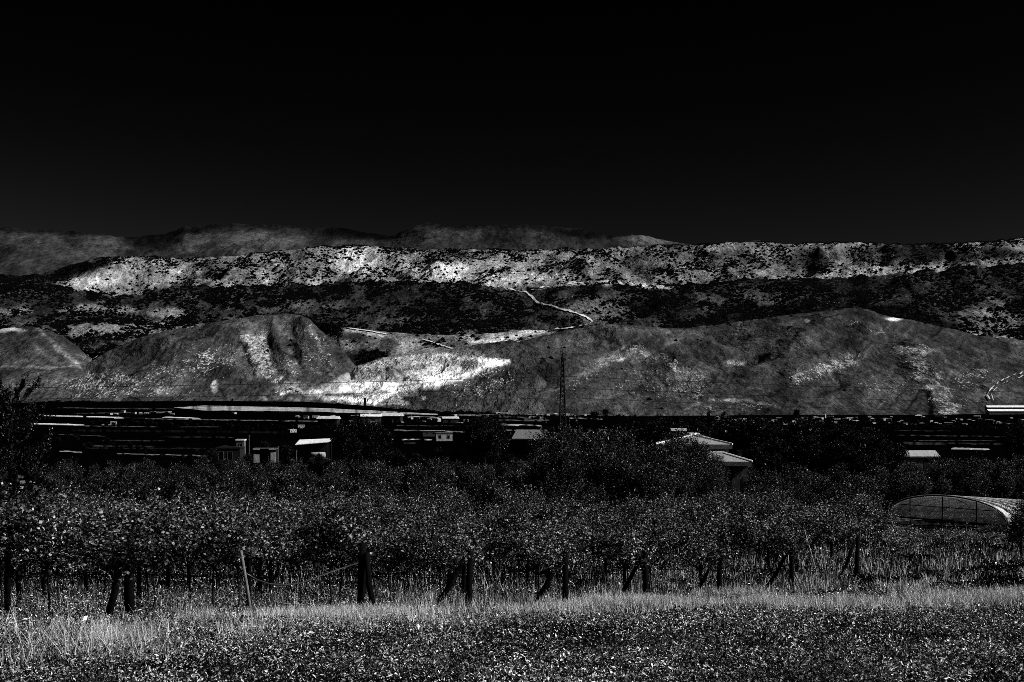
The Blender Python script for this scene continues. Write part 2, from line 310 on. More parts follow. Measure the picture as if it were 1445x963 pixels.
layer('rocky_hill', [(-140, 650), (0, 565), (60, 545), (100, 528), (150, 497), (200, 475), (240, 466), (280, 460), (320, 452), (360, 446), (400, 443), (425, 445), (438, 452), (450, 464), (465, 478), (485, 495), (500, 515), (530, 545), (570, 600), (1590, 900)],
      [(-140, 2500), (150, 2600), (400, 2800), (520, 2500), (1590, 2500)], 2000, [(-140, 640), (0, 573), (100, 569), (300, 568), (430, 569), (480, 572), (560, 640), (1590, 900)], .042, .22,
      tone_ops=[('e', 190, 500, 70, 18, .028, .7), ('e', 320, 455, 80, 8, .05), ('e', 315, 500, 30, 14, .075, .7), ('p', [(342, 474), (368, 470), (379, 503), (397, 534), (386, 537), (357, 519)], 7, .085, .8), ('l', [(338, 483), (348, 505), (359, 528)], 2.2, .008), ('l', [(368, 472), (374, 505), (388, 537)], 2.4, .008), ('e', 381, 481, 6, 9, .012), ('l', [(414, 468), (416, 484), (421, 503)], 5, .011), ('e', 408, 518, 14, 14, .07, .7), ('l', [(437, 463), (447, 480), (457, 497)], 3, .09), ('l', [(395, 462), (440, 500), (470, 530)], 4, .08, .7), ('e', 205, 552, 60, 9, .07, .6), ('e', 130, 545, 70, 14, .05, .5), ('e', 415, 548, 30, 9, .16, .8), ('l', [(395, 557), (412, 549), (440, 556)], 2.5, .4), ('e', 302, 545, 4, 9, .3), ('e', 420, 562, 60, 4, .09), ('e', 265, 475, 22, 6, .022), ('e', 470, 548, 45, 13, .11, .8), ('p', [(436, 553), (470, 540), (500, 524), (560, 515), (560, 580), (500, 566), (450, 560)], 5, .28), ('l', [(440, 553), (480, 549), (530, 547)], 5, .55), ('l', [(462, 558), (487, 556), (510, 559)], 2.5, .07)],  # thin near-black lines paint the shade of the gullies into the tone
      speck_ops=[('e', 110, 543, 140, 22, .8), ('e', 250, 520, 60, 20, .5), ('e', 310, 505, 50, 20, .6), ('p', [(342, 474), (368, 470), (379, 503), (397, 534), (386, 537), (357, 519)], 7, .95), ('e', 408, 518, 16, 20, .6), ('l', [(437, 463), (447, 480), (465, 510)], 8, .7), ('e', 210, 552, 60, 10, .7), ('e', 440, 500, 30, 25, .5), ('e', 180, 495, 60, 20, .1)],
      spurs=[([(345, 470), (360, 500), (375, 535)], 9, 12), ([(385, 465), (400, 500), (408, 535)], 9, 15), ([(375, 470), (382, 505), (390, 535)], 4, -6), ([(415, 462), (420, 500), (428, 535)], 4, -6), ([(430, 460), (455, 500), (470, 535)], 9, 12), ([(330, 475), (250, 510), (170, 560)], 14, 12), ([(350, 480), (300, 520), (240, 565)], 12, -10)],
      relief=24, wl=170, px=2.5, seed=53, streaks=80, rock=.5, spk=.5, fine=.9, pv=.5, x1=620, rows=130)

QUARRY = [(436, 553), (470, 540), (500, 524), (540, 510), (590, 503), (640, 502), (690, 508), (716, 512), (690, 517), (672, 521), (664, 530), (632, 540), (600, 547), (565, 560), (540, 568), (500, 566), (450, 560)]
layer('quarry_hill', [(-140, 900), (400, 620), (440, 560), (470, 538), (500, 518), (540, 505), (590, 499), (640, 495), (680, 485), (720, 480), (760, 490), (800, 520), (850, 600), (1590, 900)],
      [(-140, 2750), (500, 2500), (700, 2950), (1590, 2950)], 1980, [(-140, 900), (400, 640), (440, 572), (520, 574), (600, 582), (760, 588), (860, 640), (1590, 900)], .040, .2,
      tone_ops=[('e', 560, 508, 70, 9, .08), ('e', 640, 498, 50, 6, .11), ('e', 470, 548, 55, 16, .13, .9), ('p', QUARRY, 6, .30), ('l', [(484, 530), (510, 525), (540, 523), (565, 523), (592, 521)], 8, .085, .9), ('l', [(512, 536), (530, 530)], 4, .04, .7), ('l', [(550, 520), (562, 538)], 4, .03, .8), ('l', [(538, 524), (540, 534)], 2.5, .05), ('l', [(565, 525), (572, 537)], 3, .05), ('e', 661, 513, 20, 7, .05), ('l', [(600, 516), (630, 510)], 3, .14), ('l', [(590, 528), (640, 520)], 2, .25), ('e', 690, 509, 20, 3, .6), ('e', 600, 525, 26, 5, .38), ('e', 618, 534, 34, 6, .62), ('e', 560, 543, 40, 5, .55), ('e', 540, 541, 40, 3, .7),
                ('l', [(442, 553), (480, 549), (530, 547), (579, 548)], 4.5, .55), ('l', [(579, 548), (626, 540), (650, 534), (672, 524), (683, 514), (717, 512)], 4, .66), ('l', [(590, 551), (626, 543), (668, 528)], 2, .25), ('l', [(445, 556), (500, 564), (520, 567)], 2.5, .7), ('l', [(462, 558), (487, 556), (510, 559)], 2.5, .07), ('e', 516, 552, 4, 5, .08), ('l', [(455, 551), (468, 550), (480, 553)], 2, .12), ('l', [(545, 545), (600, 541)], 1.6, .3), ('l', [(527, 570), (545, 560), (560, 552)], 3, .8), ('e', 585, 557, 16, 5, .11), ('e', 598, 562, 4, 3, .4), ('e', 550, 568, 22, 4, .16), ('e', 565, 570, 12, 4, .22), ('e', 640, 562, 60, 14, .028, .7), ('e', 705, 530, 24, 14, .026, .8)],
      speck_ops=[('p', QUARRY, 4, .6), ('e', 690, 530, 40, 20, .6), ('e', 665, 550, 40, 14, .6), ('e', 560, 506, 60, 8, .5)],
      spurs=[([(470, 541), (520, 532), (560, 530), (620, 518)], 5, -14), ([(600, 549), (640, 540), (665, 527), (700, 518)], 5, 14), ([(540, 515), (545, 535)], 4, -6), ([(590, 512), (600, 530)], 5, -6)],
      relief=13, wl=90, px=2.6, seed=61, fine=.85, streaks=12, x0=360, x1=920, rows=120, tonevar=.3, rock=.62, bump=1.2, pv=.55)

layer('grassy_hill', [(-140, 900), (560, 640), (640, 575), (670, 520), (690, 498), (720, 485), (760, 475), (800, 466), (830, 461), (850, 458), (900, 460), (950, 464), (1000, 460), (1060, 452), (1120, 444), (1160, 440), (1200, 435), (1225, 437), (1250, 446), (1290, 453), (1340, 464), (1380, 474), (1445, 480), (1590, 492)],
      [(-140, 3200), (700, 3000), (850, 3500), (1200, 3700), (1590, 3800)], 2020, [(-140, 900), (560, 660), (620, 586), (750, 590), (900, 592), (1100, 590), (1300, 590), (1445, 588), (1590, 588)], .036, .10,
      tone_ops=[('l', [(730, 585), (790, 545), (850, 505), (880, 490)], 5, .06, .7), ('e', 760, 540, 40, 22, .026, .7), ('l', [(830, 525), (870, 500), (900, 495), (960, 520), (985, 550)], 8, .075, .8), ('e', 960, 540, 38, 24, .07, .8), ('l', [(850, 462), (940, 470), (1000, 466)], 3, .065, .7), ('e', 1010, 480, 60, 15, .026, .6), ('e', 1035, 513, 20, 5, .09), ('l', [(1120, 535), (1165, 520), (1205, 506)], 10, .07, .7), ('l', [(1290, 510), (1310, 535), (1330, 560), (1345, 588)], 12, .10, .7), ('e', 1290, 495, 35, 7, .085), ('e', 1262, 450, 13, 3, .45), ('l', [(1312, 555), (1316, 592)], 5, .006), ('e', 1150, 560, 90, 12, .03, .6), ('l', [(1050, 535), (1100, 500), (1190, 455)], 5, .052, .6), ('l', [(1210, 450), (1260, 470), (1300, 485)], 5, .05, .6), ('l', [(1000, 565), (1060, 566), (1100, 575)], 2.5, .15, .6), ('e', 1400, 500, 60, 12, .042), ('e', 930, 470, 60, 5, .06), ('e', 1142, 453, 6, 2, .3), ('e', 876, 508, 6, 2.5, .3), ('e', 700, 560, 40, 20, .04, .7), ('l', [(1040, 520), (1120, 545)], 5, .03)],
      speck_ops=[('l', [(830, 525), (870, 502), (900, 495), (960, 520), (985, 550)], 14, .62), ('e', 955, 540, 50, 28, .75), ('l', [(790, 560), (830, 530)], 10, .45), ('e', 1035, 513, 24, 6, .7), ('l', [(1120, 535), (1165, 520), (1205, 506)], 14, .8), ('l', [(1290, 510), (1310, 535), (1335, 565), (1345, 590)], 24, .85), ('e', 1290, 493, 40, 8, .8), ('e', 690, 530, 40, 20, .5), ('e', 1250, 545, 60, 14, .5), ('e', 1370, 540, 40, 40, .55), ('e', 900, 540, 60, 25, .45), ('e', 1150, 470, 90, 12, .3), ('e', 1380, 560, 25, 20, .3), ('l', [(1200, 455), (1250, 470)], 5, .5), ('e', 1040, 575, 60, 7, .6)],
      spurs=[([(735, 588), (790, 545), (850, 503), (890, 480)], 22, 18), ([(1020, 565), (970, 530), (900, 495), (860, 470)], 18, 20), ([(1060, 540), (1120, 500), (1200, 440)], 18, 16), ([(1120, 545), (1170, 515), (1220, 485)], 16, 12), ([(1348, 585), (1322, 550), (1292, 510), (1240, 460)], 22, 20), ([(1400, 560), (1380, 520), (1330, 480)], 14, 10), ([(1000, 480), (1060, 500), (1080, 540)], 26, -12), ([(1190, 570), (1180, 540)], 15, -8)],
      relief=30, wl=230, px=2.6, seed=71, streaks=170, rock=.42, spk=.9, fine=.9, pv=.45, x0=540, rows=150)

# tracks: real strips of pale earth lying on the hillsides
dirt = plain('pale_dirt', .5, .95, .3, .05)
def track(lay, pts, wpx, name='dirt_track', mat=None):
    Vs = []; pp = []
    for (x0, y0), (x1, y1) in zip(pts[:-1], pts[1:]):
        n = max(2, int(math.hypot(x1-x0, y1-y0)/3))
        pp += [(x0+(x1-x0)*k/n, y0+(y1-y0)*k/n) for k in range(n)]
    pp.append(pts[-1])
    for x, y in pp:
        h = wpx/2*(.75+.5*random.random())
        yv = y+(random.random()-.5)*.6
        for s in (-1, 1):
            q = on(lay, x+s*h*.9, yv-s*h*.55); Vs.append((q[0], q[1]-3, q[2]+2.2))
    Q = [(2*i, 2*i+1, 2*i+3, 2*i+2) for i in range(len(pp)-1)]
    o = mesh_np(name, np.array(Vs), np.array(Q), mat or dirt, None, None, True); o['kind'] = 'structure'
track('scrub_ridge', [(728, 411), (742, 413), (750, 420), (758, 428), (772, 432), (790, 437), (812, 443), (828, 449), (836, 455), (829, 460), (812, 463), (795, 465), (772, 468)], 2.6)
track('scrub_ridge', [(702, 405), (716, 408), (728, 411)], 1.8)
track('scrub_ridge', [(750, 411), (775, 405), (800, 402), (830, 399), (862, 398)], 1.7)
track('grassy_hill', [(1396, 566), (1392, 559), (1398, 551), (1408, 542), (1424, 534), (1450, 527)], 1.6)
track('grassy_hill', [(1401, 568), (1398, 559), (1404, 551), (1414, 544), (1428, 538), (1450, 531)], 1.2)
track('saddle', [(480, 462), (505, 466), (525, 469), (545, 473)], 2.0)
track('saddle', [(596, 480), (615, 486), (640, 494)], 1.6)
track('rocky_hill', [(388, 558), (403, 552), (412, 549), (425, 553)], 1.6)
track('bare_hill', [(118, 510), (124, 503), (130, 499)], 1.6)
track('rocky_hill', [(120, 512), (128, 504), (138, 499)], 1.8)

# scrub on the slopes: thousands of low bushes, uncountable
scrubm = plain('scrub_leaf', .0011, .9, .5, .2, .02)
def scrub(lay, n, dens, size, seed, name='hillside_scrub'):
    X, Y2, WX, DD, Z = LAYERS[lay]; r, c = X.shape; g = np.random.default_rng(seed)
    a = g.random(n*4)*(r-1.01); b = g.random(n*4)*(c-1.01); i = a.astype(int); j = b.astype(int); u = a-i; v = b-j
    def bi(M): return (M[i, j]*(1-u)+M[i+1, j]*u)*(1-v)+(M[i, j+1]*(1-u)+M[i+1, j+1]*u)*v
    x = bi(X); y = bi(Y2)
    k = g.random(n*4) < dens(x, y); x = x[k][:n]; 
    px, py, pz = bi(WX)[k][:n], bi(DD)[k][:n], bi(Z)[k][:n]; m = len(px)
    s = size*(.45+1.7*g.random(m)**3.5)
    base = np.array([(1, 0, 0), (.3, .95, .1), (-.8, .6, 0), (-.8, -.6, .1), (.3, -.95, 0), (0, 0, 1.0), (0, 0, -.5)])
    rot = g.random(m)*6.28; cs, sn = np.cos(rot), np.sin(rot)
    J = base[None]*(1+.35*(g.random((m, 7, 1))-.5))
    Vx = (J[..., 0]*cs[:, None]-J[..., 1]*sn[:, None])*s[:, None]*1.25; Vy = (J[..., 0]*sn[:, None]+J[..., 1]*cs[:, None])*s[:, None]*1.25
    Vz = J[..., 2]*s[:, None]*.95
    V = np.stack([px[:, None]+Vx, py[:, None]+Vy, pz[:, None]+Vz+.1*s[:, None]], -1).reshape(-1, 3)
    tri = np.array([(0, 1, 5), (1, 2, 5), (2, 3, 5), (3, 4, 5), (4, 0, 5), (1, 0, 6), (2, 1, 6), (3, 2, 6), (4, 3, 6), (0, 4, 6)])
    Q = (np.arange(m)[:, None, None]*7+tri[None]).reshape(-1, 3)
    o = mesh_np(name, V, Q, scrubm); tag(o, 'dark scrub dotted over the pale upper slopes', 'scrub', None, 'stuff'); return o
def dens(base, ops, s=0, clump=True):
    def f(x, y):
        v = paint(np.full(x.shape, base), x, y, ops, 6, s)
        if clump: v = v*np.clip((fbm(x/22, y/11, 99+s)-.36)*5, .02, 1.9)
        return v
    return f
o = scrub('pale_ridge', 64000, dens(.42, [('e', 170, 388, 90, 12, .18), ('l', [(0, 392), (70, 390), (140, 367)], 10, 1.0), ('e', 420, 362, 40, 12, .8), ('e', 520, 370, 60, 18, .22), ('e', 620, 385, 40, 8, .15), ('e', 740, 392, 70, 8, .15), ('e', 720, 362, 60, 12, .6), ('e', 900, 370, 60, 20, .6), ('e', 1140, 368, 40, 18, .5), ('l', [(1165, 345), (1212, 388)], 9, .1), ('l', [(1200, 392), (1450, 368)], 7, .25), ('e', 1300, 358, 110, 14, .75), ('e', 1010, 366, 60, 18, .7), ('e', 350, 378, 60, 14, .7), ('e', 280, 392, 60, 6, .7)], 1), 3.8, 5)
o['label'] = 'black bushes dotted over the pale upper ridge'
o = scrub('scrub_ridge', 98000, dens(.75, [('e', 140, 437, 50, 6, .2), ('e', 190, 466, 110, 10, .42), ('e', 600, 425, 150, 25, .95), ('l', [(730, 411), (755, 425), (790, 437), (835, 455)], 4, .03), ('l', [(730, 405), (860, 397), (945, 405)], 4, .05), ('e', 1410, 452, 55, 16, .35), ('e', 840, 440, 40, 22, .55)], 2), 3.1, 6)
o['label'] = 'dense black scrub over the slopes of the middle ridge'
o = scrub('saddle', 1500, dens(.06, [('e', 625, 485, 40, 6, .9), ('e', 700, 478, 50, 6, .35)], 3), 3.6, 7); o['label'] = 'dark bushes scattered on the pale saddle behind the quarry'
o = scrub('grassy_hill', 1500, dens(.006, [('e', 782, 494, 24, 3, .8), ('e', 772, 508, 20, 6, .8), ('e', 800, 508, 18, 4, .5), ('l', [(960, 466), (1040, 456), (1130, 446)], 3, .5), ('e', 1010, 492, 30, 3, .4), ('l', [(1313, 556), (1316, 592)], 4, 1.), ('e', 1040, 535, 20, 4, .25), ('e', 1030, 578, 26, 5, .6), ('e', 1380, 566, 22, 2, .9), ('e', 1150, 562, 80, 12, .03), ('e', 990, 478, 40, 3, .3)], 4, False), 2.6, 8); o['label'] = 'small dark bushes dotted over the broad grassy hill'
o = scrub('rocky_hill', 900, dens(.006, [('e', 265, 477, 18, 4, .5), ('e', 290, 466, 12, 2, .4), ('e', 380, 478, 6, 7, .6), ('e', 413, 480, 6, 12, .6), ('e', 225, 487, 8, 2, .5), ('l', [(375, 480), (388, 530)], 2, .4)], 5, False), 2.3, 9); o['label'] = 'small dark bushes scattered on the rocky left hill'

# ------------------------------------------------------------------ foliage builders
leaf_vine = leafmat('vine_leaf', .0004, .98, 3.7, .5, .22)
leaf_orchard = leafmat('orchard_leaf', .0003, .75, 9.0, .5, .15)
leaf_tree = leafmat('tree_leaf', .0003, .8, 9.0, .5, .12)
leaf_dark = leafmat('dark_tree_leaf', .0002, .28, 16.0, .6, .05)
leaf_wood = leafmat('wood_leaf', .0002, .03, 6.0, .6, .02)
bark = plain('bark', .010, .95, .5, 6.0, .05)
oldwood = plain('weathered_post_wood', .0025, .95, .6, 9.0, .05)
palewood = plain('pale_stake_wood', .16, .9, .5, 12.0, .05)
def unit(v): return v/(np.linalg.norm(v, axis=-1, keepdims=True)+1e-9)
def leafquads(c, size, g, up=.5, asp=.62, along=None):
    m = len(c); n = unit(g.normal(size=(m, 3))+np.array((0, 0, up)))
    a = g.normal(size=(m, 3)) if along is None else along+g.normal(size=(m, 3))*.45
    u = unit(np.cross(n, a)); v = np.cross(n, u); s = (size*(.6+.8*g.random(m)))[:, None]
    V = np.stack([c+v*s*.5, c+u*s*.5*asp+n*s*.08, c-v*s*.5, c-u*s*.5*asp+n*s*.08], 1).reshape(-1, 3)
    return V, np.arange(m*4).reshape(-1, 4), np.repeat(g.random(m), 4)
def twig_leaves(p0, p1, per, spread, g):
    t = g.random((len(p0), per, 1)); c = p0[:, None]+(p1-p0)[:, None]*t+g.normal(size=(len(p0), per, 3))*spread
    al = np.repeat(unit(p1-p0)[:, None], per, 1)
    return c.reshape(-1, 3), al.reshape(-1, 3)
def make_tree(name, h, r, z0, ntw, per, lsz, mat, seed, upw=.5, tw=.9, spread=.10, flat=1.0, trunk_r=.14, lumps=7):
    g = np.random.default_rng(seed); random.seed(seed); root = empty(name)
    # lumps of shoots spread through the crown, gaps between them
    lc = unit(g.normal(size=(lumps, 3)))*(g.random((lumps, 1))**.5)*np.array((r*.62, r*.62, (h-z0)*.33))+np.array((0, 0, (h+z0)/2))
    lr = (.35+.3*g.random(lumps))*min(r, (h-z0)*.5)
    k = g.integers(0, lumps, ntw); dr = unit(g.normal(size=(ntw, 3)))
    p0 = lc[k]+dr*(lr[k]*(.25+.6*g.random(ntw)))[:, None]*np.array((1, 1, flat))
    dirn = unit(dr*.8+np.array((0, 0, upw))+g.normal(size=(ntw, 3))*.3)
    p1 = p0+dirn*(tw*(.5+.8*g.random(ntw)))[:, None]
    c, al = twig_leaves(p0, p1, per, spread, g); ok = c[:, 2] > z0*.6; V, Q, rnd = leafquads(c[ok], lsz*1.12, g, .4, .55, al[ok]); rnd = rnd*np.repeat(np.repeat(.72+.34*g.random(ntw)**.6, per)[ok], 4)
    t = MB(); top = np.array((.1*r, 0, h*.72))
    t.tube([(0, 0, -.4), (.03*r, .02*r, h*.2), (-.04*r, .03*r, h*.45), tuple(top)], [trunk_r*1.25, trunk_r, trunk_r*.75, trunk_r*.25], 7, .15)
    for q in range(lumps):
        b = np.array((0, 0, h*(.18+.35*random.random()))); t.tube([b, (b+lc[q])/2+np.array((0, 0, .1*h*random.random())), lc[q]], [trunk_r*.55, trunk_r*.35, trunk_r*.12], 5)
    t.build('trunk', bark, root, True)
    mesh_np('crown', V, Q, mat, root, {'rnd': rnd*g.uniform(.86, 1.0)})
    return root
def make_vine(seed):
    g = np.random.default_rng(seed); random.seed(seed); root = empty('grapevine')
    n = 230; p0 = np.stack([g.uniform(-1.15, 1.15, n), g.normal(0, .42, n), g.uniform(1.6, 2.6, n)], -1)
    ph = g.random()*6.28; p0[:, 2] += .22*np.sin(p0[:, 0]*2.6+ph)
    dr = unit(np.stack([g.normal(0, .7, n), g.normal(0, .8, n), g.normal(.45, .65, n)], -1)); p1 = p0+dr*(.35+.65*g.random(n)**2)[:, None]
    up = g.random(n) < .14; p1[up, 2] = p0[up, 2]+.5+.6*g.random(up.sum())
    k3 = fbm(p0[:, 0]*1.2+seed*3.1, p0[:, 2]*1.6, seed, 2)>.47; c, al = twig_leaves(p0[k3], p1[k3], 26, .06, g); V, Q, rnd = leafquads(c, .084, g, .9, .85); rnd = rnd*np.repeat(np.clip(.52+.72*fbm(c[:, 0]*2.3+seed, c[:, 2]*2.3+c[:, 1], 7, 2), 0, 1.04), 4)
    t = MB(); t.tube([(0, 0, -.2), (.05, .03, .45), (-.04, .06, .95), (.03, 0, 1.45)], [.034, .028, .025, .02], 6, .4)
    for q in range(5):
        a = random.uniform(-1, 1); t.tube([(.02, 0, 1.3), (a*.5, random.uniform(-.2, .2), 1.6), (a*1.05, random.uniform(-.3, .3), 1.75+random.random()*.3)], [.025, .018, .008], 5)
    t.build('trunk', bark, root, True); mesh_np('foliage', V, Q, leaf_vine, root, {'rnd': rnd*g.uniform(.86, 1.0)}); return root

# ------------------------------------------------------------------ the vineyard: rows leave the line of end posts towards the far left
ENDS = [(183, 31, 'dark leaning end post with brace at the left, above the bright dry grass'), (345, 36, ''), (508, 40, 'thick dark end post with a brace splayed to its right'),
        (660, 46, 'dark end post left of centre with a long slanting brace'), (797, 50, 'dark end post below the pylon with a slanting brace'), (912, 54, 'dark end post with a thick forked brace right of the pylon'),
        (1015, 58, 'half hidden dark end post wrapped in vine leaves'), (1118, 62, 'dark end post with slanting brace beside a thin pale stick'), (1208, 67, 'short dark end post with steep brace before bright grass'),
        (1292, 72, ''), (1372, 77, ''), (1452, 82, ''), (1530, 87, ''), (1600, 92, '')]
RD = np.array((-.8, .6)); RZ = math.atan2(.6, -.8)
def low(X, Y, tall):
    """plants stay low where the greenhouse and the villa terrace look out over them"""
    x = CX+X/Y*F; z = gz(X, Y); lim = 1.0
    for x0, x1, dmax, y in ((1255, 1432, 109, 749), (1008, 1072, 146, 682), (925, 1008, 146, 650)):
        if x0 < x < x1 and Y < dmax: lim = min(lim, max(.3, (-(y-HY)/F*Y-z)/tall))
    return lim
vines = [Proto(make_vine(100+i)) for i in range(9)]; nv = 0; posts_in = []
def wood_post(h, r, foot, lean=(0, 0)):
    root = empty('vine_post'); m = MB(); m.tube([(0, 0, -.35), (lean[0]*.5, lean[1]*.5, h*.5), (lean[0], lean[1], h)], [r*1.08, r, r*.92], 9, .22); m.build('post', oldwood, root, True)
    if foot:
        m = MB(); hx, hz = lean[0]*.85, h*.86; fx, fy = foot
        L = math.hypot(fx, fy); ux, uy = fx/L, fy/L
        m.tube([(hx+ux*r*1.6, lean[1]*.85+uy*r*1.6, hz), (fx*.5+hx*.5, fy*.5, hz*.46), (fx, fy, -.25)], [r*.72, r*.8, r*.85], 8, .25); m.build('brace', oldwood, root, True)
    return root
FEET = {0: (-.5, -.3), 2: (.5, -.4), 3: (-1.25, .05), 4: (-1.3, .2), 5: (-1.25, .3), 6: (-1.1, .4), 7: (-1.25, .3), 8: (-.9, -.1)}
wirem = plain('wire', .02, .5, .2, 3, .3, .5)
for k, (px, dd, lab) in enumerate(ENDS):
    X, Y, Z = gpx(px, dd)
    if k != 1 and k < 9:
        p = wood_post(1.8 if k == 0 else 1.95, .105, FEET.get(k, (-.9, .3)), (.13*random.uniform(-1, 1), .05)); p.location = (X, Y, Z)
        tag(p, lab or ['dark end post sunk in grass at the right, far beyond the bright stems', 'dark end post under vine leaves below the greenhouse', 'dark end post under the bush at the right edge'][k-9 if k >= 9 else 0], 'post', 'braced end posts of the vine rows')
    s = (.3 if k == 0 else .8)+random.random()*.5; last = None
    while True:
        q = np.array((X, Y))+RD*s; x = CX+q[0]/q[1]*F
        if q[1] > 97 or x < -90: break
        if x < 1560 and nv < 296 and random.random() > .08:
            jx, jy = random.uniform(-.15, .15), random.uniform(-.25, .25)
            vines[random.randrange(9)].place((q[0]+jx, q[1]+jy, gz(q[0], q[1])-.05), RZ+random.uniform(-.25, .25)+random.choice((0, math.pi)), (1, 1, min(random.uniform(.74, 1.2), low(q[0], q[1], 3.0))), 'leafy grapevine trained along one of the dark vineyard rows', 'grapevine', 'grapevines in the vineyard rows'); nv += 1
        last = q; s += 2.15+random.uniform(-.2, .2)
    if last is not None and k < 12:
        end = last; m = MB()
        for hz in (1.05, 1.65):
            pts = []
            for t in np.linspace(0, 1, 14):
                q = np.array((X, Y))*(1-t)+end*t; pts.append((q[0], q[1], gz(q[0], q[1])+hz-.06*math.sin(t*14)**2))
            m.tube(pts, .011, 4)
        o = m.build('trellis_wire', wirem); tag(o, 'pair of thin trellis wires strung along a vine row', 'wire', 'trellis wires of the vine rows')
        for j, s2 in enumerate(np.arange(4.6, 40, 5.2)):
            q = np.array((X, Y))+RD*s2
            if np.hypot(*(q-np.array((X, Y)))) > np.hypot(*(end-np.array((X, Y)))): break
            posts_in.append(q)
pr = Proto(wood_post(2.1, .075, None))
for q in posts_in[:48]:
    pr.place((q[0], q[1], gz(*q)), random.random()*6, 1, 'slim dark post standing within a vine row', 'post', 'upright posts within the vine rows')
def stick(name, a, b, r, mat, lab, cat):
    m = MB(); m.tube([a, tuple((np.array(a)+np.array(b))/2+.01), b], [r, r*.95, r*.8], 7, .2); return tag(m.build(name, mat, None, True), lab, cat)
a = gpx(356, 35); stick('stake', (a[0], a[1], a[2]-.2), (a[0]-.30, a[1]+.1, a[2]+1.65), .045, palewood, 'pale thin stake leaning left between the two left end posts', 'stake')
a = gpx(1151, 66); stick('cane', (a[0]+.1, a[1], a[2]+.2), (a[0]-.55, a[1]+.1, a[2]+2.5), .018, plain('pale_cane', .5, .8, .2), 'thin pale cane slanting through the vines right of centre', 'cane')
m = MB(); hp = [P(348, 810, 35.6), P(362, 818, 36), P(380, 824, 36.6), P(400, 826, 37.2), P(425, 823, 38), P(455, 812, 38.8), P(480, 803, 39.4), P(505, 795, 39.9)]
m.tube(hp, .022, 7); tag(m.build('irrigation_hose', plain('hose', .03, .35, .3, 4, .5), None, True), 'slack irrigation hose sagging between pale stake and end post', 'hose')

# ------------------------------------------------------------------ ground plants
def blades(name, X, Y, h, wd, g, mat, lean=.35, seg=3, curve=.5, rmul=1.0):
    m = len(X); Z = ground(X, Y)-.02; a = g.random(m)*6.28; l = lean*g.random(m); dx, dy = np.cos(a)*l, np.sin(a)*l
    b = g.random(m)*6.28; wx, wy = np.cos(b)*wd/2, np.sin(b)*wd/2; V = []
    for k in range(seg+1):
        t = k/seg; f = (1-t*.85); px = X+dx*h*t**(1+curve); py = Y+dy*h*t**(1+curve); pz = Z+h*t
        V += [np.stack([px-wx*f, py-wy*f, pz], -1), np.stack([px+wx*f, py+wy*f, pz], -1)]
    V = np.stack(V, 1).reshape(-1, 3); n = 2*(seg+1); base = np.arange(m)[:, None, None]*n
    q = np.array([(2*k, 2*k+1, 2*k+3, 2*k+2) for k in range(seg)])
    return mesh_np(name, V, (base+q[None]).reshape(-1, 4), mat, None, {'rnd': np.repeat(g.random(m)*rmul, n)})
g = np.random.default_rng(5)
def scatter(n, d0, d1, g, pw=1.0):
    dd = d0*(d1/d0)**(g.random(n)**pw); x = -60+g.random(n)*1570
    return (x-CX)/F*dd, dd, x
BAND = [(-100, 18.8), (180, 20.5), (330, 24), (500, 30.5), (700, 37), (900, 42), (1100, 45), (1250, 47), (1400, 49), (1600, 52)]
# low broad-leaved weeds over the foreground
n = 760000; X, Y, x = scatter(n, 9.5, 62, g); fr = fbm(X/1.1, Y/1.1, 71, 3)
keep = g.random(n) < np.clip((fr-.25)*2.2, .15, 1); X, Y, fr = X[keep], Y[keep], fr[keep]
H = .03+.20*g.random(len(X))**1.5*np.clip(fr*1.6, .3, 1)
n = 330000; X2, Y2, x2 = scatter(n, 22, 100, g); f2 = fbm(X2/1.6, Y2/1.6, 171, 3); k2 = (Y2 > lerp(BAND, x2)-1+2*g.random(n)) & (g.random(n) < np.clip((f2-.3)*3, .06, 1)); X2, Y2, f2 = X2[k2], Y2[k2], f2[k2]
X = np.concatenate([X, X2]); Y = np.concatenate([Y, Y2]); near2 = np.where(Y2 < lerp([(a, b) for a, b, _ in ENDS], CX+X2/Y2*F)+1.0, .22, 1.0); H = np.concatenate([H, 0.04+.55*near2*g.random(len(X2))**1.3*np.clip(f2*1.7, .2, 1)])
Z = ground(X, Y)+H
V, Q, rnd = leafquads(np.stack([X, Y, Z], -1), (.015+.00078*Y)*np.exp(g.normal(0, .35, len(X))), g, 1.0, .45); rnd = rnd*np.repeat(np.clip(.55+.85*fbm(X/.55, Y/.9, 301, 3), .5, 1.08), 4)
o = mesh_np('weeds', V, Q, leafmat('weed_leaf', .0004, .98, 4.6, .6, .18), None, {'rnd': rnd}); tag(o, 'low broad leaved weeds covering the field in front', 'weeds', None, 'stuff')
# tall dry grass in an uneven belt before the vines
nt_ = 19000; x = -60+g.random(nt_)*1570; c = lerp(BAND, x)+(fbm(x/60, x*0, 15, 3)-.5)*(2+.12*lerp(BAND, x)); e = g.normal(0, 1, nt_); dd = c+np.where(e > 0, e*lerp([(0, 1.4), (600, 2.0), (900, 2.6), (1500, 2.8)], x), e*1.5)*(.7+c*.038); X = (x-CX)/F*dd
f1 = fbm(X/3.2, dd/3.2, 33, 3)*.65+fbm(X/.9, dd/.9, 37, 2)*.35; prof = lerp([(-60, 1.), (330, .85), (430, .45), (640, .5), (760, .7), (850, 1.), (1510, 1.)], x)
fl = fbm(X/4.5, dd/3.5, 45, 3); keep = (g.random(nt_) < prof*np.clip((f1-.46)*8, .03, 1)*np.clip((fl-.45)*7, .03, 1)) & (dd > 12); X, dd, f1 = X[keep], dd[keep], f1[keep]
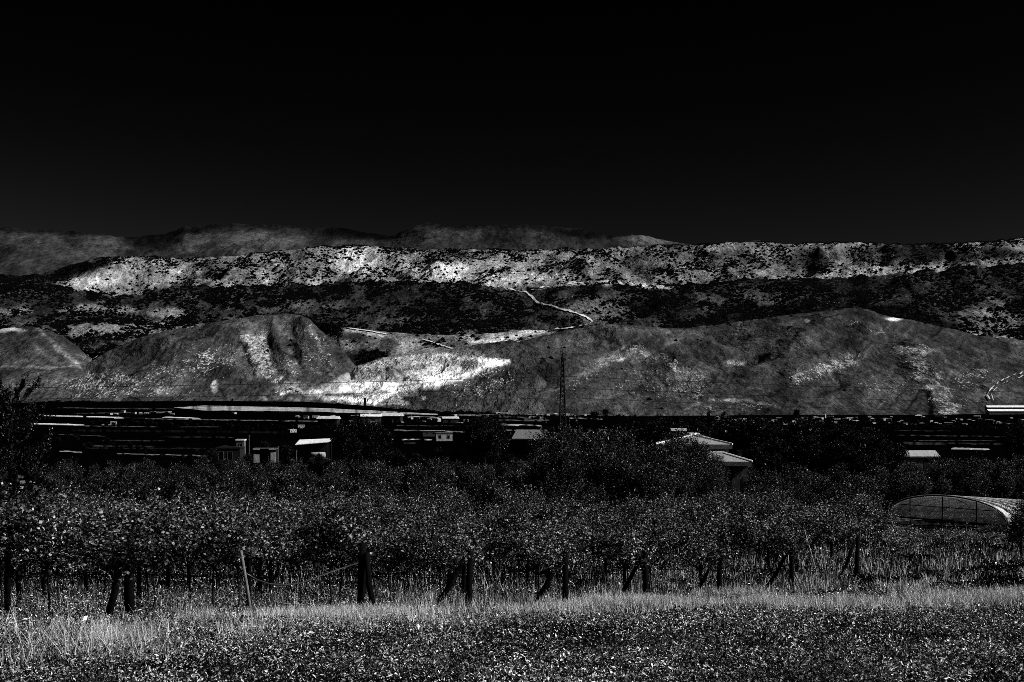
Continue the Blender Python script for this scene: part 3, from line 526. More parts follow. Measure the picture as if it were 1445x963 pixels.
tm = np.repeat(.30+.75*g.random(keep.sum())**.8, 46); kb = 46; xk = np.repeat(x[keep], kb); X = np.repeat(X, kb)+g.normal(0, .11, len(X)*kb); dd = np.repeat(dd, kb)+g.normal(0, .11, len(dd)*kb); fr = np.repeat(f1, kb)
o = blades('dry_grass', X, dd, (.06+.40*g.random(len(X))**1.5)*(.25+1.3*fr)*lerp([(0, 1.1), (500, .9), (850, 1.0), (1500, 1.15)], xk)*np.where((xk < 560) & (dd > lerp([(a, b) for a, b, _ in ENDS], xk)-6), .45, 1.0), .005+.00022*dd, g, leafmat('dry_grass_blade', .010, .99, .7, .7, .2), .75, rmul=tm); tag(o, 'tall bright dry grass in a belt before the vine rows', 'grass', None, 'stuff')
n = 150000; X, dd, x = scatter(n, 11, 100, g, .75); fr = fbm(X/1.3, dd/1.3, 93, 3); keep = (g.random(n) < np.clip((fr-.3)*3, .05, 1)) & (dd > lerp(BAND, x)-7+14*g.random(n)**.6); X, dd, fr = X[keep], dd[keep], fr[keep]
o = blades('wild_grass', X, dd, (.12+.5*g.random(len(X))**2)*(.5+.8*fr)*np.where(dd < lerp([(a, b) for a, b, _ in ENDS], CX+X/dd*F)+1.0, .35, 1.0), .006+.00025*dd, g, leafmat('wild_grass_blade', .001, .9, 3.2, .7, .2), .6); tag(o, 'thin wild grass growing under and between the vines', 'grass', None, 'stuff')

n = 42000; x = 560+g.random(n)*930; dd = lerp([(a, b) for a, b, _ in ENDS], x)-4+20*g.random(n)**1.4; X = (x-CX)/F*dd; fr = fbm(X/1.8, dd/1.8, 203, 3); keep = g.random(n) < np.clip((fr-.40)*6, .03, 1); X, dd, fr = X[keep], dd[keep], fr[keep]
o = blades('meadow_grass', X, dd, (.10+.5*g.random(len(X))**1.8)*(.4+1.0*fr), .012+.0002*dd, g, leafmat('meadow_blade', .001, .95, 3.0, .7, .2), .5); tag(o, 'pale grass growing round the posts on the right half', 'grass', None, 'stuff')

# ------------------------------------------------------------------ orchard and trees
orch = [Proto(make_tree('orchard_tree', 3.3, 1.9, .5, 170, 28, .115, leaf_orchard, 200+i, .9, .8, .07, 1, .09, 6)) for i in range(5)]
no = 0; yy = 98.0
while yy < 205 and no < 270:
    xx = -75+random.random()*30; stepx = 4.9/yy*F
    while xx < 1540:
        d2 = yy+random.uniform(-2.2, 2.2)
        if not (1240 < xx < 1450 and d2 < 125) and no < 285:
            b = gpx(xx+random.uniform(-12, 12), d2); orch[random.randrange(5)].place(b, random.random()*6.28, min(random.uniform(.72, 1.12), low(b[0], b[1], 3.5)), 'bushy young orchard tree in the dark belt behind the vines', 'tree', 'orchard trees behind the vineyard'); no += 1
        xx += stepx*random.uniform(.85, 1.2)
    yy += 6.2+yy*.02
tall = [Proto(make_tree('broadleaf_tree', 8.6, 3.0, 1.2, 440, 30, .16, leaf_tree, 300+i, .9, 1.3, .10, 1, .2, 11)) for i in range(3)]
dark = [Proto(make_tree('shade_tree', 8.8, 3.4, 1.0, 480, 26, .23, leaf_dark, 320+i, .5, 1.2, .14, 1, .22, 11)) for i in range(3)]
def put(pl, x, yt, dd, lab, grp, sx=1.0, h=8.6, nm=None, cat='tree'):
    b = gpx(x, dd); ht = -(yt-HY)/F*dd-b[2]; s = ht/h
    o = pl[random.randrange(len(pl))].place(b, random.random()*6.28, (s*sx, s*sx, s), lab, cat, grp)
    return o
for x, yt, dd in [(790, 590, 132), (778, 606, 122), (815, 594, 136), (842, 600, 128), (865, 596, 142), (885, 604, 134), (800, 618, 116), (835, 622, 118), (872, 628, 116), (905, 624, 124), (940, 634, 118), (925, 648, 112), (968, 642, 121), (895, 645, 112), (1000, 662, 116), (765, 635, 118), (950, 609, 143), (962, 622, 140), (1008, 640, 136), (994, 648, 132), (957, 606, 129), (970, 611, 126), (944, 616, 124), (1006, 636, 134), (990, 632, 136), (978, 622, 134), (1012, 652, 128)]:
    put(tall, x, yt, dd, 'speckled broadleaf tree in the clump left of the villa', 'broadleaf trees left of the villa', .95)
for x, yt, dd in [(905, 592, 205), (930, 590, 200), (958, 593, 196), (985, 589, 208), (1012, 594, 200), (1040, 590, 196), (1062, 593, 204), (1085, 588, 192), (1108, 592, 198), (1130, 590, 188), (1155, 594, 196), (1180, 593, 190), (1203, 598, 186), (1225, 602, 192), (1246, 612, 186), (1262, 625, 180), (1100, 618, 176), (1140, 615, 174), (1175, 620, 172), (1210, 628, 170), (1075, 625, 178), (1240, 640, 168)]:
    put(dark, x, yt, dd, 'dense dark tree in the grove behind and right of the villa', 'dark trees of the grove behind the villa', 1.0, 8.8)
put(dark, 1092, 641, 142, 'low rounded tree with pale outline just right of the villa', None, 1.05, 8.8)
for x, yt, dd in [(1322, 642, 145), (1345, 648, 140), (1370, 640, 138), (1392, 646, 142), (1412, 643, 136), (1436, 638, 140), (1455, 640, 138), (1300, 668, 132), (1330, 672, 128), (1375, 668, 130), (1420, 664, 126)]:
    put(tall, x, yt, dd, 'speckled broadleaf tree at the right behind the greenhouse', 'broadleaf trees behind the greenhouse', .95)
for x, yt, lab in [(1424, 595, 'slender dark tree at the right edge, left of the pair'), (1441, 590, 'slender dark tree touching the right edge')]:
    put(dark, x, yt, 210, lab, None, .35, 8.8)
for x, yt, dd in [(487, 596, 236), (504, 590, 242), (522, 592, 238), (537, 601, 232), (498, 615, 225), (528, 620, 222)]:
    put(dark, x, yt, dd, 'black tree in the clump left of centre by the white sheds', 'black trees left of centre', .85, 8.8)
for x, yt, dd in [(668, 589, 262), (684, 586, 268), (698, 591, 260), (676, 605, 250), (694, 607, 248)]:
    put(dark, x, yt, dd, 'black tree in the clump left of the grey roofed barn', 'black trees left of the barn', .8, 8.8)
for x, yt, dd in [(300, 633, 285), (318, 628, 300), (375, 622, 330), (405, 626, 310), (560, 632, 260), (590, 638, 250), (620, 630, 270), (645, 634, 262), (350, 640, 270), (450, 640, 270), (720, 640, 235), (745, 648, 225)]:
    put(dark, x, yt, dd, 'small dark tree among the sheds beyond the orchard', 'small dark trees among the sheds', 1.1, 8.8)
put(tall, 1440, 706, 78, 'round leafy bush at the right edge beside the greenhouse', None, 1.15, 8.6, None, 'bush')
put(tall, 1438, 728, 84, 'lower leafy bush touching the right end of the greenhouse', None, 1.1, 8.6, None, 'bush')
# the spiky conifer-like tree at the left edge: long rising shoots
def spiky():
    g = np.random.default_rng(77); random.seed(77); root = empty('spiky_tree'); t = MB(); h = 9.2
    t.tube([(0, 0, -.4), (.1, 0, 3), (0, .1, 6), (.1, 0, h*.9)], [.22, .18, .11, .03], 8, .15); P0 = []; P1 = []
    for k in range(58):
        z = 1.8+6.8*random.random(); a = random.random()*6.28; L = (3.4-.30*z)*random.uniform(.75, 1.15)+.5
        b = np.array((0, 0, z)); e = b+np.array((math.cos(a)*L, math.sin(a)*L, L*random.uniform(.35, .75)+.3)); mid = (b+e)/2-np.array((0, 0, .18*L))
        t.tube([b, mid, e], [.06, .04, .012], 5)
        for j in range(15):
            f = .25+.75*random.random(); q = (b*(1-f)**2+2*mid*f*(1-f)+e*f*f); P0.append(q)
            P1.append(q+unit(unit(e-mid)*.8+g.normal(size=3)*.45+np.array((0, 0, .55)))*random.uniform(.35, .9))
        P0.append(mid); P1.append(e+(e-mid)*.12)
    c, al = twig_leaves(np.array(P0), np.array(P1), 34, .05, g); V, Q, rnd = leafquads(c, .15, g, .3, .35, al)
    t.build('trunk', bark, root, True); mesh_np('crown', V, Q, leaf_dark, root, {'rnd': rnd}); return root
s = spiky(); b = gpx(14, 80); ht = -(541-HY)/F*80-b[2]; s.location = b; s.scale = (ht/9.6,)*3
tag(s, 'black tree with spiky upright shoots at the left edge', 'tree')
s2 = spiky(); b = gpx(-20, 92); ht = -(560-HY)/F*92-b[2]; s2.location = b; s2.scale = (ht/9.6,)*3; s2.rotation_euler = (0, 0, 2)
tag(s2, 'second black spiky tree mostly cut off by the left edge', 'tree')

# ------------------------------------------------------------------ the plain: fields, tunnels, hedges, houses
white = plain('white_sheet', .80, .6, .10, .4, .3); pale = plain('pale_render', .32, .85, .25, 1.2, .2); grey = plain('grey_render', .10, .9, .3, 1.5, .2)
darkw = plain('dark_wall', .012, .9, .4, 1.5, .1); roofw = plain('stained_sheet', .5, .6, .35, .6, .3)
midw = plain('dark_plaster', .06, .9, .35, 1.5, .1); glass = plain('dark_glass', .004, .15, .1, 2, .5)  # midw is one even dark grey plaster
rooft = plain('roof_tiles', .16, .85, .35, 2.5, .2); metal = plain('dark_lattice_steel', .008, .7, .3, 2, .1)
stubble = {}
def fieldmat(v):
    if v not in stubble: stubble[v] = landmat('field_%d' % len(stubble), 1.6, min(.8, v*1.8), .6, .2, 1.0)
    return stubble[v]
def field(top, bot, v, lift=.12, thin=False):
    """a strip of open field whose far and near edges are given as sight lines onto the plain"""
    x0 = max(top[0][0], bot[0][0]); x1 = min(top[-1][0], bot[-1][0]); n = max(6, int((x1-x0)/1.6)); xs = np.linspace(x0, x1, n); V = []; nr = 5
    for x in xs:
        wv = (fbm(x/16, top[0][1], 9, 3)-.5)*(1.5 if thin else .5); wv2 = (fbm(x/4, top[0][1]+3, 19, 2)-.5)*(1.0 if thin else .3); da = hit(x, lerp(top, x)+wv); db = hit(x, max(lerp(bot, x)+wv+wv2, lerp(top, x)+wv+.2)); wob = (vnoise(x/9, 0, 4)-.5)*.12
        for k in range(nr+1):
            t = min(1, max(0, k/nr+wob*(k > 0))); dd = da*(1-t)+db*t; X = (x-CX)/F*dd; V.append((X, dd, gz(X, dd)+lift))
    Q = [(i*(nr+1)+k, i*(nr+1)+k+1, (i+1)*(nr+1)+k+1, (i+1)*(nr+1)+k) for i in range(n-1) for k in range(nr)]
    o = mesh_np('field', np.array(V), np.array(Q)[:, ::-1], fieldmat(v), None, {'tone': v*np.clip((np.repeat(fbm(xs/5+top[0][1]*7, xs*0+top[0][1], 61, 3), nr+1)-(.30 if thin else .1))*3.2, 0, 1.35), 'speck': np.full(len(V), 0)}, True); o['kind'] = 'structure'
def line(x0, x1, y0, y1, th, v): field([(x0, y0-th/2), (x1, y1-th/2)], [(x0, y0+th/2), (x1, y1+th/2)], v*.72, .12, True)
field([(246, 575.2), (290, 572.8), (445, 576), (480, 577.5), (618, 584.5)], [(246, 575.8), (290, 580), (445, 581.2), (480, 583), (618, 586)], .22)
for a in [(80, 246, 576, 578, 1.2, .07), (105, 240, 583.5, 583, 1, .06), (205, 470, 591.3, 595.5, 1.2, .16), (120, 222, 601.5, 603, 1.0, .09), (250, 310, 603, 603, 1., .07), (75, 150, 613.5, 616, 1., .05), (145, 232, 622.5, 623, 1.6, .035), (130, 218, 630, 630.5, 1.6, .06), (84, 116, 638, 639, 1.8, .26), (165, 298, 641, 644.5, 1.4, .17), (183, 208, 661, 661, 1.2, .3), (60, 240, 586, 592, 1.2, .02), (100, 400, 608, 611, 3, .006), (120, 300, 633, 634, 2, .012), (230, 330, 617, 618, 1.2, .03),
          (495, 620, 586.5, 589.5, 1.2, .28), (560, 660, 601, 602, 1.2, .06), (556, 657, 607.5, 609.8, 1.6, .2), (480, 530, 600, 601, 1, .05), (534, 555, 621, 621, 2, .55), (567, 610, 621, 621, 1.8, .5), (570, 590, 626, 626, 2.4, .03), (640, 690, 586, 587.5, 1.2, .2), (648, 705, 585, 586, .8, .2),
          (703, 768, 588, 590, 3, .14), (703, 766, 593, 594.5, 1.5, .10), (703, 765, 599, 601, 1.7, .40), (706, 730, 607.5, 607.8, 1.5, .25), (675, 703, 634, 634.5, 1.4, .12), (730, 760, 652, 652, 1.2, .10), (740, 775, 592, 594, 1.6, .18), (800, 850, 590, 592, 1.5, .25),
          (1265, 1440, 615, 617, 1.6, .035), (1275, 1335, 626, 627.5, 3.5, .035), (1335, 1440, 626, 628, 2, .03), (1280, 1312, 640.8, 641, 1.6, .22), (1290, 1420, 622, 623, .8, .06), (1260, 1340, 608, 609, .9, .04)]: line(*a)

def yaw_from(xa, ya, xb, yb):
    A = gpy(xa, ya); B = gpy(xb, yb); return A, B
def tunnel(x0, x1, y0, y1, hpx, lab, mat=white, w=7.0):
    """a long low arched polytunnel between two points of the plain"""
    A = np.array(gpy(x0, y0)); B = np.array(gpy(x1, y1)); L = np.hypot(*(B-A)[:2]); h = hpx/F*(A[1]+B[1])/2
    root = empty('polytunnel', tuple(A), math.atan2(B[1]-A[1], B[0]-A[0])); m = MB(); n = 12; ns = 9; V = []; Fc = []
    dz = B[2]-A[2]
    for k in range(ns+1):
        X = L*k/ns; hh = h*(1+.06*math.sin(k*2.1))
        for i in range(n+1):
            a = math.pi*i/n; V.append((X, -math.cos(a)*w/2, dz*k/ns+math.sin(a)**.8*hh-.1))
    for k in range(ns):
        for i in range(n): Fc.append((k*(n+1)+i, k*(n+1)+i+1, (k+1)*(n+1)+i+1, (k+1)*(n+1)+i))
    m.add(V, Fc); m.build('cover', mat, root, True)
    for e in (0, ns):
        m = MB(); vs = V[e*(n+1):(e+1)*(n+1)]; s = -.03 if e == 0 else .03; m.add([(v[0]+s, v[1], v[2]) for v in vs], [tuple(range(n+1)) if e == 0 else tuple(range(n, -1, -1))]); m.build('end_wall', pale, root)
    tag(root, lab, 'polytunnel', 'white tunnels on the plain')
tunnel(66, 168, 588.3, 590.9, 2.4, 'longest bright white tunnel on the plain, right of the spiky tree')
tunnel(42, 112, 599.2, 600.8, 2.2, 'white tunnel half hidden behind the spiky tree, nearest on the left plain')
tunnel(236, 276, 590.4, 592, 2.3, 'short bright white tunnel alone left of the long pale field')
tunnel(1346, 1372, 634.6, 635, 3.0, 'left white tunnel of the pair above the greenhouse', pale, 5); tunnel(1376, 1392, 635, 635.4, 2.6, 'right shorter white tunnel of the pair above the greenhouse', pale, 5)
tunnel(703, 730, 600.6, 601.4, 1.6, 'low pale tunnel beyond the grey roofed barn', pale, 5)

def house(name, w, dp, h, rh, wall, roof, hip=0.0, over=.35, wins=(), door=None):
    """walls, pitched roof with eaves (hip = ridge inset), windows as recessed panes in frames; front is -Y, base centre at the origin"""
    root = empty(name); m = MB(); m.box(-w/2, w/2, -dp/2, dp/2, -1.2, h)
    if hip == 0 and rh > 0:
        for sx in (-1, 1):
            x = sx*(w/2); m.add([(x, -dp/2, h), (x, dp/2, h), (x, 0, h+rh*.93)], [(0, 1, 2) if sx > 0 else (2, 1, 0)])
    m.build('wall', wall, root); m = MB(); W, D = w/2+over, dp/2+over; z = h+.01; t = .16
    if rh > 0:
        rx = W-hip; v = [(-W, -D, z), (W, -D, z), (W, D, z), (-W, D, z), (-rx, 0, z+rh), (rx, 0, z+rh)]
        v += [(a, b, c+t) for a, b, c in v]
        m.add(v, [(3, 2, 1, 0), (6, 7, 11, 10), (7, 8, 11), (8, 9, 10, 11), (9, 6, 10), (0, 1, 7, 6), (1, 2, 8, 7), (2, 3, 9, 8), (3, 0, 6, 9)])
    else: m.box(-W, W, -D, D, z, z+.28)
    m.build('roof', roof, root)
    for (x, zz, ww, hh) in wins:
        m = MB()
        for a in ((x-ww/2-.07, x-ww/2, zz, zz+hh), (x+ww/2, x+ww/2+.07, zz, zz+hh), (x-ww/2-.07, x+ww/2+.07, zz+hh, zz+hh+.07), (x-ww/2-.12, x+ww/2+.12, zz-.1, zz)): m.box(a[0], a[1], -dp/2-.06, -dp/2-.002, a[2], a[3])
        f = m.build('window', grey, root); m = MB(); m.box(x-ww/2, x+ww/2, -dp/2-.02, -dp/2-.003, zz, zz+hh); m.build('pane', glass, f)
    if door:
        m = MB(); m.box(door-.5, door+.5, -dp/2-.05, -dp/2-.002, -.1, min(2.05, h-.2)); m.build('door', darkw, root)
    return root
# far village: a house is a few pixels wide
hp = [Proto(house('village_house', 9, 7, 3.4, 2.0, pale, rooft, 0, .4, [(-2.5, 1, 1.2, 1.2), (2.5, 1, 1.2, 1.2)], 0)), Proto(house('village_house', 10, 9, 6.0, 0, pale, white, 0, .2, [(-3, 1, 1.2, 1.3), (0, 4, 1.2, 1.2), (3, 4, 1.2, 1.2), (-3, 4, 1.2, 1.2)], 2)), Proto(house('village_house', 13, 8, 3.0, 0, grey, white, 0, .5, [(-3, 1, 1.4, 1.1)], 3)), Proto(house('village_house', 8, 8, 3.2, 2.4, midw, pale, 2.5, .4, [(-2, 1, 1, 1.2)], 1.5))]
vill = []
for x in np.arange(690, 860, 8.5): vill.append((x+random.uniform(-3, 3), random.uniform(575, 579) if x < 800 else random.uniform(580, 590), 'in the village by the pylon foot', 'houses of the village by the pylon'))
for x in np.arange(1010, 1440, 6.0): vill.append((x+random.uniform(-9, 9), random.uniform(588.5, 600), 'strung along the foot of the broad hill', 'houses strung along the foot of the broad hill'))
for x in np.arange(498, 668, 9): vill.append((x+random.uniform(-3, 3), random.uniform(586.5, 598), 'in the hamlet below the quarry', 'houses of the hamlet below the quarry'))
for x in list(np.arange(154, 250, 9)): vill.append((x+random.uniform(-2, 2), random.uniform(581.5, 585.5), 'right of the longest white tunnel', 'houses of the hamlet on the left plain'))
for x, y in [(330, 584), (420, 589), (432, 590), (446, 589.5), (455, 593), (461, 596.5), (470, 588), (425, 604), (412, 610), (150, 600), (160, 599)]: vill.append((x, y, 'standing alone among the dark fields', 'lone houses among the dark fields'))
for x, y, ds, gp in vill:
    b = list(gpy(x, y+.6)); k = random.randrange(4)
    if b[1] > 2300: b = list(gpx(x, 1985.0))
    s = min(1.25, max(.30, random.uniform(2.5, 9.5)/F*b[1]/10))
    hp[k].place((b[0], b[1], b[2]), random.uniform(-.8, .8), (s*1.15, s, s*random.uniform(.55, .9)), ['small gable roofed house ', 'small two storey flat roofed house ', 'long low flat roofed house ', 'small hip roofed house '][k]+ds, 'house', gp)
def building_at(root, x, y, rz=0, dd=None):
    b = gpx(x, dd) if dd else gpy(x, y); root.location = b; root.rotation_euler = (0, 0, rz); return b
r = house('long_shed', 62, 14, 4.2, 2.6, midw, white, 0, .6, [], 8); building_at(r, 1425, 586, .05, 1900); tag(r, 'long white roofed shed at the right hill foot, front of the pair', 'shed')
r = house('long_shed', 66, 12, 4.2, 2.6, midw, white, 0, .6, [], -8); b = building_at(r, 1424, 580, .05, 1990); r.location.z = b[2]+5; tag(r, 'long white roofed shed at the right hill foot, behind the other', 'shed')
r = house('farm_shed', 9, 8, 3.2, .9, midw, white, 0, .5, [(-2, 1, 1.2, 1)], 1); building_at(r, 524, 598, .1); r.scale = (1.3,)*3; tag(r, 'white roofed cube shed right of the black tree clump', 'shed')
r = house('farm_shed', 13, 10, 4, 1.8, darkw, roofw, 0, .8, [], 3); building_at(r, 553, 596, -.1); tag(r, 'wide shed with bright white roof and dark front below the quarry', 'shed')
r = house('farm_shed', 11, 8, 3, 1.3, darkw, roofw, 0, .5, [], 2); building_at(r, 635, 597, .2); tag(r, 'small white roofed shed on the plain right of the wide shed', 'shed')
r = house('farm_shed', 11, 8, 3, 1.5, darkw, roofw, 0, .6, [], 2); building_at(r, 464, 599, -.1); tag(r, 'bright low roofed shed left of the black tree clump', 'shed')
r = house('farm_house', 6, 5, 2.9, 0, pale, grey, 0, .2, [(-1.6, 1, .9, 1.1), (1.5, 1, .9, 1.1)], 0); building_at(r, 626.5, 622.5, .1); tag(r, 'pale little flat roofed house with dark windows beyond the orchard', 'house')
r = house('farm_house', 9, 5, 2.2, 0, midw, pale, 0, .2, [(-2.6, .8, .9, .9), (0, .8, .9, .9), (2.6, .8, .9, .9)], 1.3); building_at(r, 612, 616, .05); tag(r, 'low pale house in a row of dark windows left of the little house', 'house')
# grey roofed barn left of the tall trees
r = house('barn', 7.6, 8.5, 3.9, 2.3, darkw, plain('corrugated_roof', .15, .7, .25, 4, .3), 0, .5, [(1.4, 1.2, .8, 1.0)], -1.2); building_at(r, 751, 637, -.28, 372); tag(r, 'dark barn with grey corrugated gable roof before the plain', 'barn')
m = MB(); m.box(-4.6, 4.6, -4.75, -4.55, 3.72, 3.9); m.build('gutter', pale, r)
r = house('lean_to', 5.8, 4, 3.4, 0, midw, grey, 0, .3, [(0, 1.6, 1, .8)], -1); building_at(r, 719, 637, -.1, 378); tag(r, 'lower flat roofed lean-to left of the grey roofed barn', 'shed')
# sheds left of centre
r = house('brick_shed', 5.0, 5, 3.1, 0, darkw, darkw, 0, .12, [(-1.4, .8, .9, 1.6), (.4, .8, .9, 1.6)], None); building_at(r, 325, 652, 0, 292); tag(r, 'dark flat roofed shed with two tall dim openings', 'shed')
r = house('roof_room', 1.7, 1.8, 4.6, 0, grey, white, 0, .12, [(.2, 3.4, .6, .6)], None); building_at(r, 340, 652, 0, 297); tag(r, 'narrow grey roof room with white top beside the dark flat shed', 'shed')
root = empty('open_shed'); building_at(root, 375, 652, .02, 296)
m = MB(); m.box(-2.3, -1.15, -1.5, -1.3, -.3, 1.75); m.build('wall', pale, root); m = MB(); m.box(1.25, 2.25, -1.5, -1.3, -.3, 2.2); m.build('wall', pale, root)
m = MB(); m.box(-2.4, 2.4, 1.3, 1.5, -.3, 2.9); m.box(-2.4, -2.2, -1.28, 1.3, -.3, 2.9); m.box(2.2, 2.4, -1.28, 1.3, -.3, 2.9); m.build('back_wall', darkw, root)
m = MB(); m.box(-2.5, 2.5, -1.6, 1.6, 2.92, 3.05); m.build('roof', grey, root); m = MB(); m.box(-2.4, -1.0, -1.66, -1.61, 2.7, 3.0); m.box(.9, 2.35, -1.66, -1.61, 2.7, 3.0); m.build('fascia', pale, root)
tag(root, 'open fronted shed with two pale wall panels around a black opening', 'shed')
root = empty('canopy_shed'); building_at(root, 443, 652, -.04, 300)
m = MB(); m.add([(-3.6, -2.4, 3.75), (3.6, -2.4, 4.35), (3.6, 2.6, 5.0), (-3.6, 2.6, 4.7), (-3.6, -2.4, 3.65), (3.6, -2.4, 4.25), (3.6, 2.6, 4.9), (-3.6, 2.6, 4.6)], [(0, 1, 2, 3), (7, 6, 5, 4), (0, 4, 5, 1), (1, 5, 6, 2), (2, 6, 7, 3), (3, 7, 4, 0)]); m.build('roof', white, root)
for sx in (-3.3, 3.3):
    for sy in (-2.1, 2.3): m = MB(); m.tube([(sx, sy, -.4), (sx, sy, 3.7+(.08 if sx < 0 else .52)+(.55 if sy > 0 else 0))], .09, 6); m.build('pole', darkw, root)
m = MB(); m.box(-3.3, 3.3, 2.25, 2.4, -.4, 4.55); m.build('back_wall', darkw, root); tag(root, 'open canopy shed with sloping bright white roof on poles', 'shed')
# pale covered wagon under the canopy edge
root = empty('water_trailer'); building_at(root, 449, 652, .03, 289); m = MB(); m.tube([(-1.5, 0, 1.75), (-1.4, 0, 1.75), (1.4, 0, 1.75), (1.5, 0, 1.75)], [.35, .62, .62, .35], 14); m.build('tank', pale, root, True)
m = MB(); m.box(-1.7, 1.7, -.6, .6, 1.0, 1.12); m.bar((1.7, 0, 1.05), (2.7, 0, .7), .05); m.build('chassis', midw, root)
for sx in (-.8, .8):
    for sy in (-.75, .75): m = MB(); m.tube([(sx, sy-.1, .5), (sx, sy+.1, .5)], .5, 14); m.build('wheel', darkw, root)
tag(root, 'pale water tank trailer standing before the canopy shed', 'trailer')
for x, yt, yb, lab in [(351.5, 614, 652, 'thin dark pole rising beside the narrow roof room'), (393, 630, 652, 'thin pole at the right corner of the open fronted shed'), (418, 636, 656, 'thin pole standing between the open shed and the canopy shed')]:
    b = gpx(x, 284); zt = -(yt-HY)/F*284; m = MB(); m.tube([(0, 0, -.3), (0, 0, zt-b[2])], [.09, .07], 7); m.bar((-.25, 0, zt-b[2]-.15), (.25, 0, zt-b[2]-.15), .03)
    o = m.build('utility_pole', grey); o.location = b; tag(o, lab, 'pole')
# shed behind the greenhouse
r = house('shed', 5.2, 4, 2.4, .8, midw, pale, 0, .3, [(-1.3, .8, .8, .8)], 1); building_at(r, 1293, 664, .05, 212); r.location.z += .9; tag(r, 'low grey shed with pale roof left of the two tunnels', 'shed')
# chimney, towers and the dark block on the plain's far edge
for x, y0, y1, wpx, dd, lab in [(515, 562, 575, 3.4, 1930, 'square dark tower standing before the quarry floor'), (447, 574, 583, 5.5, 1500, 'dark square block crossing the long pale field'), (197, 571, 584, 4, 1500, 'dark square tower behind the hamlet on the left plain'), (1312, 561, 590, 0, 0, '')]:
    if not wpx: continue
    b = gpx(x, dd); h = (y1-y0)/F*dd; w2 = wpx/F*dd/2; root = empty('tower', (b[0], b[1], -(y1-HY)/F*dd)); m = MB(); m.box(-w2, w2, -w2, w2, -6, h); m.build('wall', darkw, root); m = MB(); m.box(-w2*1.12, w2*1.12, -w2*1.12, w2*1.12, h+.003, h+.5); m.build('roof', darkw, root)
    m = MB(); m.box(-w2*.4, w2*.4, -w2-.05, -w2-.003, h*.6, h*.75); m.build('window', glass, root); tag(root, lab, 'tower')

# villa with two hipped roofs among the trees
V0 = gpx(1000, 150); root = empty('villa', V0, -.10); tag(root, 'two storey villa with pale hipped roofs half hidden by trees', 'house')
def zat(y): return -(y-HY)/F*150-V0[2]
def xat(x): return (x-1000)/F*150
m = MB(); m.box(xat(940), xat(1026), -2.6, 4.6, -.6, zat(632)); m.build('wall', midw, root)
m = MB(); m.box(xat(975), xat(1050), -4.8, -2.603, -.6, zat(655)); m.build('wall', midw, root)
vroof = plain('villa_tiles', .26, .8, .25, 5, .2)
def hiproof(x0, x1, y0, y1, z, rh, inset, name):
    m = MB(); t = .14; v = [(x0, y0, z), (x1, y0, z), (x1, y1, z), (x0, y1, z), (x0+inset, (y0+y1)/2, z+rh), (x1-inset, (y0+y1)/2, z+rh)]; v += [(a, b, c+t) for a, b, c in v]
    m.add(v, [(3, 2, 1, 0), (6, 7, 11, 10), (7, 8, 11), (8, 9, 10, 11), (9, 6, 10), (0, 1, 7, 6), (1, 2, 8, 7), (2, 3, 9, 8), (3, 0, 6, 9)]); o = m.build(name, vroof, root)
    m = MB()
    for a, b in (((x0, y0, z), (x0+inset, (y0+y1)/2, z+rh)), ((x1, y0, z), (x1-inset, (y0+y1)/2, z+rh)), ((x0+inset, (y0+y1)/2, z+rh), (x1-inset, (y0+y1)/2, z+rh))):
        m.tube([(a[0], a[1], a[2]+t+.05), (b[0], b[1], b[2]+t+.05)], .10, 6)
    m.build('ridge_cap', white, o)
    m = MB(); m.box(x0+.02, x1-.02, y0-.06, y0-.004, z-.32, z+.10); m.build('fascia', grey, o)
hiproof(xat(926), xat(1031), -3.3, 5.2, zat(628), 1.0, 4.6, 'upper_roof')
hiproof(xat(962), xat(1056), -5.4, -2.7, zat(650.5), .85, 2.9, 'lower_roof')
m = MB(); m.box(xat(1037), xat(1043), -4.3, -3.85, zat(650), zat(634.5)); m.box(xat(1036), xat(1044.5), -4.36, -3.79, zat(634.5)+.003, zat(633.6)); m.build('chimney', darkw, root)
m = MB(); m.box(xat(1038.5), xat(1042.5), -6.69, -6.45, -.5, zat(666)); m.build('porch_pillar', pale, root)
m = MB(); m.box(xat(1039), xat(1065), -6.9, -6.7, -.3, zat(674.6)); m.box(xat(1049), xat(1067), -6.95, -6.65, zat(674.6)+.003, zat(673.6)); m.build('terrace_wall', pale, root)
for x in (950, 968, 986, 1004):
    m = MB(); m.box(xat(x), xat(x+9), -2.66, -2.602, zat(650), zat(636)); f = m.build('window', grey, root); m = MB(); m.box(xat(x+.8), xat(x+8.2), -2.69, -2.662, zat(649), zat(637)); m.build('pane', glass, f)
m = MB(); m.box(xat(1020), xat(1029), -4.86, -4.802, -.3, zat(662)); m.build('door', darkw, root)
r = house('water_tank', 1.6, 1.2, 1.0, 0, darkw, white, 0, .06); r.location = (P(957, 606, 158)[0], 158, P(957, 606, 158)[2]-1.2)
for ch in list(r.children):
    ch.name = 'tank' if ch.name.startswith('wall') else 'lid'
m = MB()
for sx in (-.7, .7):
    for sy in (-.5, .5): m.bar((sx, sy, -1.2), (sx, sy, -6.5), .05)
m.build('stand', metal, r); tag(r, 'white topped water tank on a stand above the villa roof', 'tank')

